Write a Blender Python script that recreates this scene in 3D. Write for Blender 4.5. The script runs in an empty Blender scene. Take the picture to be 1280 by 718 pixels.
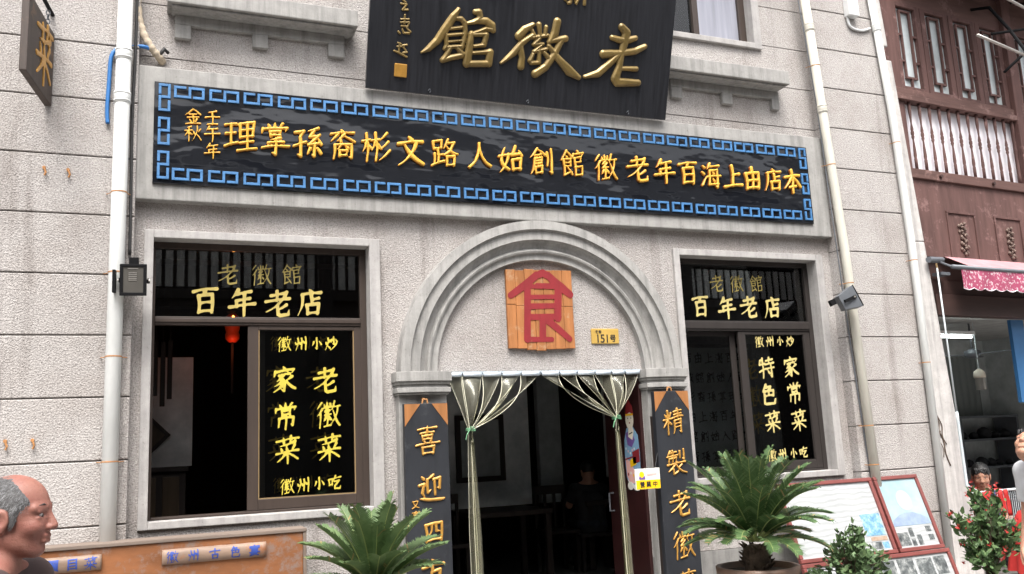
import bpy, bmesh, math, random
import numpy as np
from mathutils import Vector, Matrix, noise as mnoise

SC = bpy.context.scene
COL = SC.collection
random.seed(7)
R = math.radians

# ------------------------------------------------------------------ camera
CAM = np.array([0.0, -6.6, 1.6])
YAW, PITCH, ROLL, FPX = 0.393825491, 0.175206124, -0.0475500281, 1120.0
fw = np.array([math.sin(YAW)*math.cos(PITCH), math.cos(YAW)*math.cos(PITCH), math.sin(PITCH)])
_r = np.array([math.cos(YAW), -math.sin(YAW), 0.0])
_u = np.cross(_r, fw)
r2 = math.cos(ROLL)*_r + math.sin(ROLL)*_u
u2 = math.cos(ROLL)*_u - math.sin(ROLL)*_r
cd = bpy.data.cameras.new('camera')
cam = bpy.data.objects.new('camera', cd)
COL.objects.link(cam)
cam.matrix_world = Matrix(((r2[0], u2[0], -fw[0], CAM[0]), (r2[1], u2[1], -fw[1], CAM[1]),
                           (r2[2], u2[2], -fw[2], CAM[2]), (0, 0, 0, 1)))
cd.sensor_width = 36.0
cd.lens = FPX/1280*36.0
cd.clip_start = 0.05
cd.clip_end = 500
SC.camera = cam

# ------------------------------------------------------------------ light: bright overcast
SUN_EL, SUN_AZ = R(62), R(200)
world = bpy.data.worlds.new('World')
SC.world = world
world.use_nodes = True
nt = world.node_tree
nt.nodes.clear()
wo = nt.nodes.new('ShaderNodeOutputWorld')
bg = nt.nodes.new('ShaderNodeBackground')
sky = nt.nodes.new('ShaderNodeTexSky')
sky.sky_type = 'NISHITA'
sky.sun_disc = False
sky.sun_elevation = SUN_EL
sky.sun_rotation = SUN_AZ
sky.air_density = 1.0
sky.dust_density = 6.0
sky.ozone_density = 0.6
hs = nt.nodes.new('ShaderNodeHueSaturation')
hs.inputs['Saturation'].default_value = 0.25
nt.links.new(sky.outputs[0], hs.inputs['Color'])
nt.links.new(hs.outputs[0], bg.inputs[0])
bg.inputs[1].default_value = 0.13
nt.links.new(bg.outputs[0], wo.inputs[0])
sl = bpy.data.lights.new('sun', 'SUN')
sl.energy = 1.5
sl.angle = R(28)
sl.color = (1.0, 0.96, 0.91)
so = bpy.data.objects.new('sun', sl)
COL.objects.link(so)
_sd = Vector((math.sin(SUN_AZ)*math.cos(SUN_EL), math.cos(SUN_AZ)*math.cos(SUN_EL), math.sin(SUN_EL)))
so.rotation_euler = _sd.to_track_quat('Z', 'Y').to_euler()
vs = SC.view_settings
vs.view_transform = 'Standard'
vs.look = 'None'
vs.exposure = 1.55
vs.gamma = 1.0
vs.use_curve_mapping = False

# ------------------------------------------------------------------ materials
def new_mat(name):
    m = bpy.data.materials.new(name)
    m.use_nodes = True
    n = m.node_tree
    b = n.nodes['Principled BSDF']
    return m, n, b

def coords(n, scale=(1, 1, 1)):
    tc = n.nodes.new('ShaderNodeNewGeometry')
    mp = n.nodes.new('ShaderNodeMapping')
    mp.inputs['Scale'].default_value = scale
    n.links.new(tc.outputs['Position'], mp.inputs['Vector'])
    return mp.outputs[0]

def noise_node(n, vec, scale, detail=4, rough=0.6):
    t = n.nodes.new('ShaderNodeTexNoise')
    t.inputs['Scale'].default_value = scale
    t.inputs['Detail'].default_value = detail
    t.inputs['Roughness'].default_value = rough
    n.links.new(vec, t.inputs['Vector'])
    return t.outputs['Fac']

def ramp(n, fac, stops):
    r = n.nodes.new('ShaderNodeValToRGB')
    el = r.color_ramp.elements
    while len(el) < len(stops):
        el.new(0.5)
    for e, (p, c) in zip(el, stops):
        e.position = p
        e.color = (*c, 1) if len(c) == 3 else c
    n.links.new(fac, r.inputs[0])
    return r.outputs[0]

def mix(n, fac, a, b, mode='MIX'):
    m = n.nodes.new('ShaderNodeMix')
    m.data_type = 'RGBA'
    m.blend_type = mode
    for s, v in ((m.inputs['Factor'], fac), (m.inputs['A'], a), (m.inputs['B'], b)):
        if hasattr(v, 'is_linked'):
            n.links.new(v, s)
        elif isinstance(v, (int, float)):
            s.default_value = v
        else:
            s.default_value = (*v, 1)
    for s in m.inputs:
        if s.type == 'RGBA' and s.name in 'AB':
            v = a if s.name == 'A' else b
            if hasattr(v, 'is_linked'):
                n.links.new(v, s)
            else:
                s.default_value = (*v, 1)
    for o in m.outputs:
        if o.type == 'RGBA':
            return o

def bump(n, b, h, strength=0.3, dist=0.01):
    bp = n.nodes.new('ShaderNodeBump')
    bp.inputs['Strength'].default_value = strength
    bp.inputs['Distance'].default_value = dist
    n.links.new(h, bp.inputs['Height'])
    n.links.new(bp.outputs[0], b.inputs['Normal'])

def simple(name, col, rough=0.6, var=0.25, scale=6.0, bmp=0.15, bscale=60.0, metal=0.0, spec=0.5, stretch=(1, 1, 1), coat=0.0):
    m, n, b = new_mat(name)
    v = coords(n, stretch)
    f1 = noise_node(n, v, scale, 5)
    lo = tuple(c*(1-var) for c in col)
    hi = tuple(min(1, c*(1+var)) for c in col)
    n.links.new(ramp(n, f1, [(0.25, lo), (0.75, hi)]), b.inputs['Base Color'])
    b.inputs['Roughness'].default_value = rough
    b.inputs['Metallic'].default_value = metal
    b.inputs['Specular IOR Level'].default_value = spec
    b.inputs['Coat Weight'].default_value = coat
    if bmp:
        bump(n, b, noise_node(n, v, bscale, 3), bmp, 0.004)
    return m

def flat(name, col, rough=0.5, metal=0.0, spec=0.4):
    return simple(name, col, rough, 0.08, 14.0, 0.05, 120.0, metal, spec)

def render_wall(name, base, dark, speck=0.5):
    """pebble-dash: light grit with dark pits, rain streaks and broad blotches"""
    m, n, b = new_mat(name)
    v = coords(n)
    vo = n.nodes.new('ShaderNodeTexVoronoi')
    vo.inputs['Scale'].default_value = 88.0
    vo.inputs['Randomness'].default_value = 1.0
    n.links.new(v, vo.inputs['Vector'])
    grit = ramp(n, noise_node(n, v, 100, 3, 0.75), [(0.34, dark), (0.49, base), (0.68, tuple(min(1, c*1.32) for c in base))])
    cell = mix(n, 0.35, grit, ramp(n, vo.outputs['Color'], [(0.1, tuple(c*0.7 for c in base)), (0.9, tuple(c*1.25 for c in base))]), 'MIX')
    streak = noise_node(n, coords(n, (2.6, 2.6, 0.22)), 1.8, 6, 0.7)
    st = mix(n, 1.0, cell, ramp(n, streak, [(0.28, (0.62, 0.59, 0.57)), (0.46, (0.97, 0.96, 0.95)), (0.8, (1.0, 0.985, 0.975))]), 'MULTIPLY')
    blot = ramp(n, noise_node(n, v, 1.3, 5, 0.65), [(0.3, (0.80, 0.77, 0.75)), (0.55, (1, 1, 1))])
    tone = ramp(n, noise_node(n, v, 0.55, 3, 0.5), [(0.32, (0.90, 0.885, 0.875)), (0.5, (1.02, 1.01, 1.005)), (0.68, (1.10, 1.10, 1.10))])
    st = mix(n, 1.0, st, tone, 'MULTIPLY')
    n.links.new(mix(n, 1.0, st, blot, 'MULTIPLY'), b.inputs['Base Color'])
    b.inputs['Roughness'].default_value = 0.92
    b.inputs['Specular IOR Level'].default_value = 0.15
    h = n.nodes.new('ShaderNodeMath')
    h.operation = 'ADD'
    n.links.new(vo.outputs['Distance'], h.inputs[0])
    n.links.new(noise_node(n, v, 110, 3, 0.7), h.inputs[1])
    bump(n, b, h.outputs[0], 0.55, 0.008)
    return m

def concrete(name, base, streakdark=0.62):
    m, n, b = new_mat(name)
    v = coords(n)
    g = ramp(n, noise_node(n, v, 9, 8, 0.7), [(0.3, tuple(c*0.82 for c in base)), (0.7, tuple(c*1.12 for c in base))])
    streak = noise_node(n, coords(n, (9, 9, 0.5)), 1.6, 6, 0.7)
    s = mix(n, 1.0, g, ramp(n, streak, [(0.32, (streakdark,)*3), (0.54, (0.94, 0.935, 0.93)), (0.75, (1, 1, 1))]), 'MULTIPLY')
    sp = mix(n, 1.0, s, ramp(n, noise_node(n, v, 40, 4, 0.8), [(0.28, (0.6, 0.58, 0.56)), (0.4, (1, 1, 1))]), 'MULTIPLY')
    n.links.new(sp, b.inputs['Base Color'])
    b.inputs['Roughness'].default_value = 0.85
    b.inputs['Specular IOR Level'].default_value = 0.25
    bump(n, b, noise_node(n, v, 70, 6, 0.7), 0.35, 0.004)
    return m

def wood(name, col, rough=0.55, grain=(1, 1, 0.08), var=0.35, scale=14.0, wear=None, coat=0.0, spec=0.4, wt=0.56):
    m, n, b = new_mat(name)
    v = coords(n, grain)
    f = noise_node(n, v, scale, 7, 0.65)
    c = ramp(n, f, [(0.25, tuple(x*(1-var) for x in col)), (0.5, col), (0.8, tuple(min(1, x*(1+var)) for x in col))])
    if wear:
        w = ramp(n, noise_node(n, coords(n), 5.0, 8, 0.75), [(wt, (0, 0, 0)), (wt+0.10, (1, 1, 1))])
        c = mix(n, w, c, wear)
    n.links.new(c, b.inputs['Base Color'])
    b.inputs['Roughness'].default_value = rough
    b.inputs['Specular IOR Level'].default_value = spec
    b.inputs['Coat Weight'].default_value = coat
    b.inputs['Coat Roughness'].default_value = 0.25
    bump(n, b, f, 0.25, 0.004)
    return m

def thin_glass(name, tint=(0.55, 0.6, 0.6), refl=1.0, rough=0.01):
    """one sheet of window glass: mirror by Fresnel, the rest passes through"""
    m = bpy.data.materials.new(name)
    m.use_nodes = True
    n = m.node_tree
    n.nodes.clear()
    out = n.nodes.new('ShaderNodeOutputMaterial')
    tr = n.nodes.new('ShaderNodeBsdfTransparent')
    tr.inputs[0].default_value = (*tint, 1)
    gl = n.nodes.new('ShaderNodeBsdfGlossy')
    gl.inputs['Roughness'].default_value = rough
    gl.inputs['Color'].default_value = (refl, refl, refl, 1)
    fr = n.nodes.new('ShaderNodeFresnel')
    fr.inputs['IOR'].default_value = 1.6
    mx = n.nodes.new('ShaderNodeMixShader')
    n.links.new(fr.outputs[0], mx.inputs[0])
    n.links.new(tr.outputs[0], mx.inputs[1])
    n.links.new(gl.outputs[0], mx.inputs[2])
    n.links.new(mx.outputs[0], out.inputs[0])
    return m

def pvc(name):
    m = bpy.data.materials.new(name)
    m.use_nodes = True
    n = m.node_tree
    n.nodes.clear()
    out = n.nodes.new('ShaderNodeOutputMaterial')
    tr = n.nodes.new('ShaderNodeBsdfTransparent')
    tr.inputs[0].default_value = (0.90, 0.90, 0.84, 1)
    gl = n.nodes.new('ShaderNodeBsdfGlossy')
    gl.inputs['Roughness'].default_value = 0.12
    gl.inputs['Color'].default_value = (0.95, 0.95, 0.88, 1)
    df = n.nodes.new('ShaderNodeBsdfDiffuse')
    df.inputs[0].default_value = (0.62, 0.60, 0.46, 1)
    lw = n.nodes.new('ShaderNodeLayerWeight')
    lw.inputs[0].default_value = 0.25
    m1 = n.nodes.new('ShaderNodeMixShader')
    m1.inputs[0].default_value = 0.11
    m2 = n.nodes.new('ShaderNodeMixShader')
    n.links.new(tr.outputs[0], m1.inputs[1])
    n.links.new(df.outputs[0], m1.inputs[2])
    n.links.new(lw.outputs['Fresnel'], m2.inputs[0])
    n.links.new(m1.outputs[0], m2.inputs[1])
    n.links.new(gl.outputs[0], m2.inputs[2])
    n.links.new(m2.outputs[0], out.inputs[0])
    return m

def emit(name, col, strength):
    m, n, b = new_mat(name)
    b.inputs['Base Color'].default_value = (*col, 1)
    b.inputs['Emission Color'].default_value = (*col, 1)
    b.inputs['Emission Strength'].default_value = strength
    return m

def film(name, col, rough):
    """wrinkled glossy black film of the sign"""
    m, n, b = new_mat(name)
    v = coords(n)
    b.inputs['Base Color'].default_value = (*col, 1)
    rr = ramp(n, noise_node(n, v, 3.0, 6, 0.7), [(0.3, (rough*0.35,)*3), (0.75, (rough*1.2,)*3)])
    n.links.new(rr, b.inputs['Roughness'])
    b.inputs['Specular IOR Level'].default_value = 0.5
    w = n.nodes.new('ShaderNodeMath')
    w.operation = 'ADD'
    n.links.new(noise_node(n, coords(n, (0.7, 0.7, 1.5)), 2.2, 3, 0.5), w.inputs[0])
    n.links.new(noise_node(n, coords(n, (1.0, 1.0, 2.0)), 0.9, 2, 0.5), w.inputs[1])
    bump(n, b, w.outputs[0], 0.30, 0.06)
    return m

def leaf_mat(name, a, b_, scale=9.0):
    m, n, b = new_mat(name)
    v = coords(n)
    n.links.new(ramp(n, noise_node(n, v, scale, 5, 0.7), [(0.3, a), (0.7, b_)]), b.inputs['Base Color'])
    b.inputs['Roughness'].default_value = 0.55
    b.inputs['Specular IOR Level'].default_value = 0.3
    return m

def print_mat(name, cols, scale, stretch=(1, 1, 1)):
    """blurry printed picture on paper"""
    m, n, b = new_mat(name)
    v = coords(n, stretch)
    k = len(cols)-1
    n.links.new(ramp(n, noise_node(n, v, scale, 4, 0.7), [(0.3+0.4*i/k, c) for i, c in enumerate(cols)]), b.inputs['Base Color'])
    b.inputs['Roughness'].default_value = 0.35
    return m

def floral(name):
    m, n, b = new_mat(name)
    v = coords(n)
    vo = n.nodes.new('ShaderNodeTexNoise')
    vo.inputs['Scale'].default_value = 42
    vo.inputs['Detail'].default_value = 2
    n.links.new(v, vo.inputs['Vector'])
    n.links.new(ramp(n, vo.outputs['Fac'], [(0.50, (0.30, 0.05, 0.105)), (0.57, (0.34, 0.075, 0.13)), (0.60, (0.50, 0.34, 0.38)), (0.68, (0.52, 0.42, 0.44))]), b.inputs['Base Color'])
    b.inputs['Roughness'].default_value = 0.7
    return m

M = {}
M['render'] = render_wall('rough render', (0.398, 0.382, 0.372), (0.13, 0.12, 0.115))
M['groove'] = simple('groove mortar', (0.22, 0.205, 0.195), 0.95)
M['stone'] = concrete('stone trim', (0.335, 0.328, 0.315))
M['stone2'] = concrete('window stone', (0.41, 0.395, 0.385), 0.74)
M['plinth'] = concrete('plinth cement', (0.24, 0.235, 0.225), 0.6)
M['whitewash'] = concrete('white paint wall', (0.52, 0.50, 0.485), 0.62)
M['brown'] = wood('brown window frame', (0.046, 0.033, 0.027), 0.45, (1, 1, 0.1), 0.2)
M['brown2'] = wood('near black window frame', (0.030, 0.025, 0.023), 0.45, (1, 1, 0.1), 0.2)
M['bead'] = flat('gilded bead', (0.36, 0.25, 0.13), 0.35, 0.4)
M['glass'] = thin_glass('window glass', (0.78, 0.82, 0.82))
M['blackfilm'] = film('black sign film', (0.008, 0.009, 0.012), 0.11)
M['blackboard'] = wood('black lacquer board', (0.022, 0.023, 0.027), 0.30, (6, 1, 0.12), 0.45, 7.0, None, 0.25)
M['couplet'] = wood('charcoal couplet board', (0.022, 0.024, 0.029), 0.55, (1, 1, 0.25), 0.4, 6.0, (0.045, 0.047, 0.052), spec=0.3)
M['corner'] = wood('orange corner wood', (0.30, 0.125, 0.04), 0.6)
M['gold'] = simple('gold leaf relief', (0.225, 0.155, 0.052), 0.36, 0.38, 9.0, 0.15, 60.0, 0.35)
M['goldc'] = simple('ochre gold lettering', (0.46, 0.24, 0.045), 0.42, 0.25, 18.0, 0.1, 60.0, 0.25)
M['yellowletter'] = simple('yellow foam letter', (0.66, 0.36, 0.035), 0.5, 0.12, 12.0, 0.1)
M['letterside'] = simple('orange letter edge', (0.40, 0.13, 0.015), 0.55, 0.15)
M['yellowvinyl'] = simple('yellow vinyl lettering', (0.50, 0.40, 0.045), 0.55, 0.22, 9.0)
M['paleyellow'] = simple('pale gold vinyl lettering', (0.46, 0.36, 0.10), 0.55, 0.25, 9.0)
M['goldvinyl'] = flat('old gold vinyl lettering', (0.33, 0.26, 0.075), 0.5)
M['ghostvinyl'] = flat('ochre vinyl on rear pane', (0.40, 0.24, 0.03), 0.6)
M['cream'] = simple('cream vinyl lettering', (0.52, 0.43, 0.16), 0.55, 0.2, 9.0)
M['blue'] = simple('blue fret paint', (0.048, 0.165, 0.36), 0.5, 0.25, 10.0)
M['pipe'] = simple('white pvc pipe', (0.60, 0.61, 0.595), 0.5, 0.16, 7.0, 0.05, 30.0, stretch=(1, 1, 0.25))
M['pipe2'] = simple('cream pvc pipe', (0.52, 0.50, 0.435), 0.5, 0.18, 7.0, 0.05, 30.0, stretch=(1, 1, 0.25))
M['rust'] = simple('rusty wire', (0.40, 0.19, 0.07), 0.8, 0.3, 30.0)
M['cable'] = flat('black cable', (0.03, 0.03, 0.03), 0.6)
M['bluehose'] = flat('blue hose', (0.03, 0.15, 0.40), 0.45)
M['tape'] = simple('wrapped beige duct', (0.48, 0.40, 0.30), 0.75, 0.25, 20.0, 0.4, 90.0)
M['blackmetal'] = flat('black metal', (0.006, 0.006, 0.007), 0.65, 0.0, 0.15)
M['greymetal'] = flat('grey metal', (0.13, 0.14, 0.155), 0.5, 0.2)
M['lampglass'] = flat('dusty lamp glass', (0.085, 0.08, 0.072), 0.25, 0.0, 0.2)
M['reflector'] = flat('lamp reflector', (0.42, 0.40, 0.37), 0.3, 0.6)
M['alu'] = flat('aluminium rail', (0.50, 0.56, 0.62), 0.35, 0.15)
M['pvc'] = pvc('clear pvc strip')
M['pvcedge'] = flat('pvc strip edge', (0.72, 0.70, 0.55), 0.3)
M['greentie'] = flat('green string', (0.14, 0.33, 0.18), 0.6)
M['maroon'] = simple('maroon lacquer', (0.026, 0.007, 0.007), 0.42, 0.25, 5.0, 0.1)
M['redpaint'] = wood('red brush paint', (0.22, 0.014, 0.019), 0.65, (1, 1, 0.3), 0.2, 14.0, (0.30, 0.10, 0.05), wt=0.63)
M['plank'] = wood('orange pine planks', (0.33, 0.135, 0.048), 0.65, (1, 1, 0.12), 0.45, 16.0, (0.38, 0.23, 0.13), spec=0.25)
M['bench'] = wood('worn orange paint board', (0.22, 0.088, 0.036), 0.65, (0.3, 1, 1), 0.45, 6.0, (0.20, 0.140, 0.115), wt=0.52, spec=0.25)
M['benchtop'] = wood('bare weathered wood', (0.17, 0.132, 0.108), 0.8, (0.1, 1, 1), 0.35, 10.0)
M['bamboo'] = wood('split bamboo', (0.22, 0.15, 0.11), 0.55, (0.3, 1, 1), 0.45, 9.0, (0.25, 0.10, 0.045))
M['bluepaint'] = flat('blue brush paint', (0.025, 0.055, 0.26), 0.6)
M['plateyellow'] = simple('yellow enamel plate', (0.46, 0.30, 0.075), 0.35, 0.15)
M['blackink'] = flat('black ink', (0.02, 0.02, 0.02), 0.5)
M['signyellow'] = flat('bright yellow plastic', (0.85, 0.50, 0.01), 0.4)
M['signwhite'] = flat('white plastic', (0.75, 0.74, 0.68), 0.4)
M['pinkprint'] = flat('pink print', (0.80, 0.45, 0.42), 0.5)
M['skyblue'] = flat('pale blue print', (0.20, 0.36, 0.52), 0.5)
M['paperface'] = flat('cream paper', (0.72, 0.66, 0.56), 0.6)
M['purple'] = flat('purple print', (0.16, 0.09, 0.30), 0.5)
M['oldwood'] = wood('dark weathered sign wood', (0.055, 0.040, 0.033), 0.6, (1, 1, 0.15), 0.45, 14.0, (0.13, 0.08, 0.05))
M['redwood'] = wood('faded red timber', (0.115, 0.062, 0.055), 0.7, (1, 1, 0.12), 0.4, 12.0, (0.22, 0.13, 0.12), spec=0.25)
M['redwoodh'] = wood('faded red beam', (0.120, 0.067, 0.058), 0.7, (0.12, 0.3, 1), 0.4, 12.0, (0.23, 0.14, 0.125), spec=0.25)
M['darktimber'] = wood('dark brown timber', (0.05, 0.026, 0.022), 0.6, (0.15, 0.3, 1), 0.4, 10.0)
M['carve'] = wood('grey carved wood', (0.16, 0.11, 0.09), 0.7)
M['whiteboard'] = simple('white painted boards', (0.80, 0.77, 0.81), 0.6, 0.08)
M['paleglass'] = simple('whitish window pane', (0.50, 0.55, 0.56), 0.12, 0.25, 2.5, 0.0)
M['greycurtain'] = simple('grey lilac curtain', (0.27, 0.275, 0.32), 0.35, 0.25, 3.0, 0.05, stretch=(6, 1, 0.3))
M['shopglass'] = thin_glass('shop glass', (0.7, 0.75, 0.75))
M['floral'] = floral('pink floral fabric')
M['awnpink'] = simple('faded pink canvas', (0.40, 0.20, 0.215), 0.8, 0.2)
M['whiterod'] = flat('white enamel rod', (0.48, 0.53, 0.55), 0.35)
M['tube'] = emit('lit fluorescent tube', (0.9, 1.0, 0.97), 9.0)
M['lantern'] = emit('lit red lantern', (0.6, 0.05, 0.01), 0.025)
M['bulb'] = emit('lit bulb', (1.0, 0.35, 0.06), 5.0)
M['corrug'] = simple('pale green metal sheet', (0.30, 0.33, 0.32), 0.25, 0.15, 2.0, 0.02, 20.0, 0.5)
M['ceil'] = simple('grey ceiling', (0.34, 0.34, 0.33), 0.8)
M['inwall'] = simple('dim plaster', (0.42, 0.45, 0.45), 0.85)
M['inpanel'] = simple('pale plaster panel', (0.80, 0.86, 0.86), 0.85)
M['indark'] = wood('dark interior timber', (0.034, 0.024, 0.020), 0.55)  # dark timber chosen so walls and ceiling hold the room's dimness
M['inmid'] = wood('brown interior furniture', (0.09, 0.06, 0.035), 0.5)
M['floor'] = simple('dark stone floor', (0.16, 0.15, 0.14), 0.4)
M['bluepanel'] = flat('blue painted panel', (0.03, 0.13, 0.30), 0.5)
M['picframe'] = wood('red brown picture frame', (0.17, 0.045, 0.038), 0.35, (1, 1, 1), 0.3, 8.0, None, 0.3)
M['paper'] = print_mat('white display paper', [(0.33, 0.342, 0.345), (0.38, 0.392, 0.395)], 3.0)
_n = M['paper'].node_tree
_w = _n.nodes.new('ShaderNodeTexWave')
_w.bands_direction = 'Z'
_w.inputs['Scale'].default_value = 7.0
_w.inputs['Distortion'].default_value = 5.0
_w.inputs['Detail'].default_value = 1.5
_w.inputs['Detail Scale'].default_value = 0.9
_n.links.new(coords(_n), _w.inputs['Vector'])
bump(_n, _n.nodes['Principled BSDF'], _w.outputs['Fac'], 0.22, 0.012)
M['posterface'] = print_mat('faint pale print', [(0.33, 0.42, 0.44), (0.37, 0.44, 0.45)], 3.0)
M['poster'] = print_mat('faded pale blue portrait print', [(0.20, 0.32, 0.36), (0.27, 0.37, 0.40), (0.34, 0.41, 0.42)], 2.4)
M['posterfig'] = print_mat('faded lavender print', [(0.16, 0.21, 0.33), (0.27, 0.34, 0.42)], 8.0)
M['bluephoto'] = print_mat('blue photo print', [(0.04, 0.13, 0.28), (0.16, 0.32, 0.42), (0.40, 0.46, 0.47)], 22.0)
M['greyphoto'] = print_mat('grey photo print', [(0.02, 0.022, 0.025), (0.10, 0.11, 0.11), (0.36, 0.37, 0.36)], 17.0)
M['tanphoto'] = print_mat('tan photo print', [(0.25, 0.14, 0.08), (0.40, 0.34, 0.28)], 14.0)
M['pot'] = simple('brown glazed clay', (0.14, 0.085, 0.06), 0.5, 0.3, 5.0)
M['soil'] = simple('soil', (0.05, 0.035, 0.025), 0.95, 0.4, 40.0, 0.8, 60.0)
M['cycad'] = leaf_mat('cycad leaflet', (0.026, 0.062, 0.020), (0.070, 0.125, 0.042))
M['cycad2'] = leaf_mat('cycad pale leaflet', (0.058, 0.105, 0.040), (0.125, 0.185, 0.075))
M['drytip'] = simple('dried leaflet', (0.24, 0.17, 0.07), 0.8, 0.3)
M['rachis'] = simple('leaf rib', (0.20, 0.24, 0.08), 0.5)
M['cytrunk'] = simple('cycad trunk', (0.075, 0.052, 0.035), 0.9, 0.5, 40.0, 0.8, 60.0)
M['shrub'] = leaf_mat('shrub leaf', (0.045, 0.085, 0.035), (0.13, 0.20, 0.09), 22.0)
M['camellia'] = leaf_mat('glossy green leaf', (0.025, 0.060, 0.022), (0.095, 0.155, 0.055), 26.0)
M['redflower'] = simple('red blossom', (0.38, 0.025, 0.02), 0.6, 0.25, 20.0)
M['twig'] = simple('twig bark', (0.10, 0.07, 0.05), 0.9)
M['asphalt'] = simple('street paving', (0.22, 0.21, 0.20), 0.9, 0.25, 4.0, 0.3, 80.0)
M['paving'] = simple('granite pavement', (0.28, 0.27, 0.26), 0.85, 0.2, 3.0, 0.3, 70.0)
def skin_mat(name, a, b_, c):
    m, n, b = new_mat(name)
    v = coords(n)
    base = ramp(n, noise_node(n, v, 16, 5, 0.7), [(0.3, a), (0.55, b_), (0.75, c)])
    sp = ramp(n, noise_node(n, v, 130, 3, 0.7), [(0.30, (0.80, 0.74, 0.72)), (0.45, (1, 1, 1))])
    n.links.new(mix(n, 1.0, base, sp, 'MULTIPLY'), b.inputs['Base Color'])
    b.inputs['Roughness'].default_value = 0.52
    b.inputs['Specular IOR Level'].default_value = 0.35
    b.inputs['Subsurface Weight'].default_value = 0.12
    b.inputs['Subsurface Radius'].default_value = (0.012, 0.005, 0.003)
    b.inputs['Subsurface Scale'].default_value = 0.6
    h_ = n.nodes.new('ShaderNodeMath')
    h_.operation = 'ADD'
    n.links.new(noise_node(n, v, 240, 3, 0.6), h_.inputs[0])
    n.links.new(noise_node(n, coords(n, (1, 1, 2.5)), 45, 3, 0.6), h_.inputs[1])
    bump(n, b, h_.outputs[0], 0.30, 0.003)
    return m
M['skin'] = skin_mat('tanned shaded skin', (0.235, 0.092, 0.072), (0.265, 0.118, 0.09), (0.30, 0.15, 0.115))  # tan darkened further to carry the shade on the face
M['skin2'] = skin_mat('light brown skin', (0.40, 0.20, 0.135), (0.44, 0.235, 0.16), (0.47, 0.27, 0.19))
M['greyhair'] = simple('short grey hair', (0.075, 0.072, 0.072), 0.7, 0.6, 35.0, 0.8, 160.0, stretch=(0.5, 1, 1))
M['greybrow'] = flat('dark grey brow', (0.06, 0.045, 0.04), 0.7)
M['greystrand'] = simple('grey hair strand', (0.20, 0.20, 0.205), 0.6, 0.6, 60.0, 0.0)
M['blackhair'] = simple('black hair', (0.012, 0.011, 0.011), 0.4, 0.4, 35.0, 0.5, 130.0)
M['eye'] = flat('eye white', (0.34, 0.31, 0.30), 0.3)
M['iris'] = flat('dark iris', (0.02, 0.012, 0.01), 0.15)
M['shirtwhite'] = simple('white cotton', (0.56, 0.57, 0.59), 0.8, 0.06)
M['shirtred'] = simple('red jersey', (0.45, 0.025, 0.03), 0.8, 0.2)
M['shirtdim'] = simple('dimmed grey cotton', (0.025, 0.024, 0.025), 0.85)  # pale shirt coloured near black so it sinks into the dim room
M['shirtdark'] = simple('dark brown cotton', (0.05, 0.03, 0.028), 0.85)
M['trousers'] = simple('dark trousers', (0.03, 0.032, 0.04), 0.85)
M['shoe'] = flat('black shoe', (0.02, 0.02, 0.02), 0.4)
M['redcloth'] = simple('bright red cloth', (0.36, 0.014, 0.012), 0.75, 0.15)
M['navycloth'] = simple('navy cloth', (0.03, 0.04, 0.10), 0.8)
M['blackcloth'] = simple('black cloth', (0.015, 0.015, 0.018), 0.8)
M['opwall'] = simple('opposite dark timber', (0.030, 0.024, 0.022), 0.8, 0.3, 3.0)
M['opslat'] = simple('opposite pale boards', (0.50, 0.49, 0.47), 0.8, 0.2, 3.0)
M['tile'] = simple('grey roof tile', (0.055, 0.055, 0.055), 0.9, 0.3, 9.0)
M['whitebox'] = flat('white plastic box', (0.66, 0.67, 0.67), 0.4)

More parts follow.
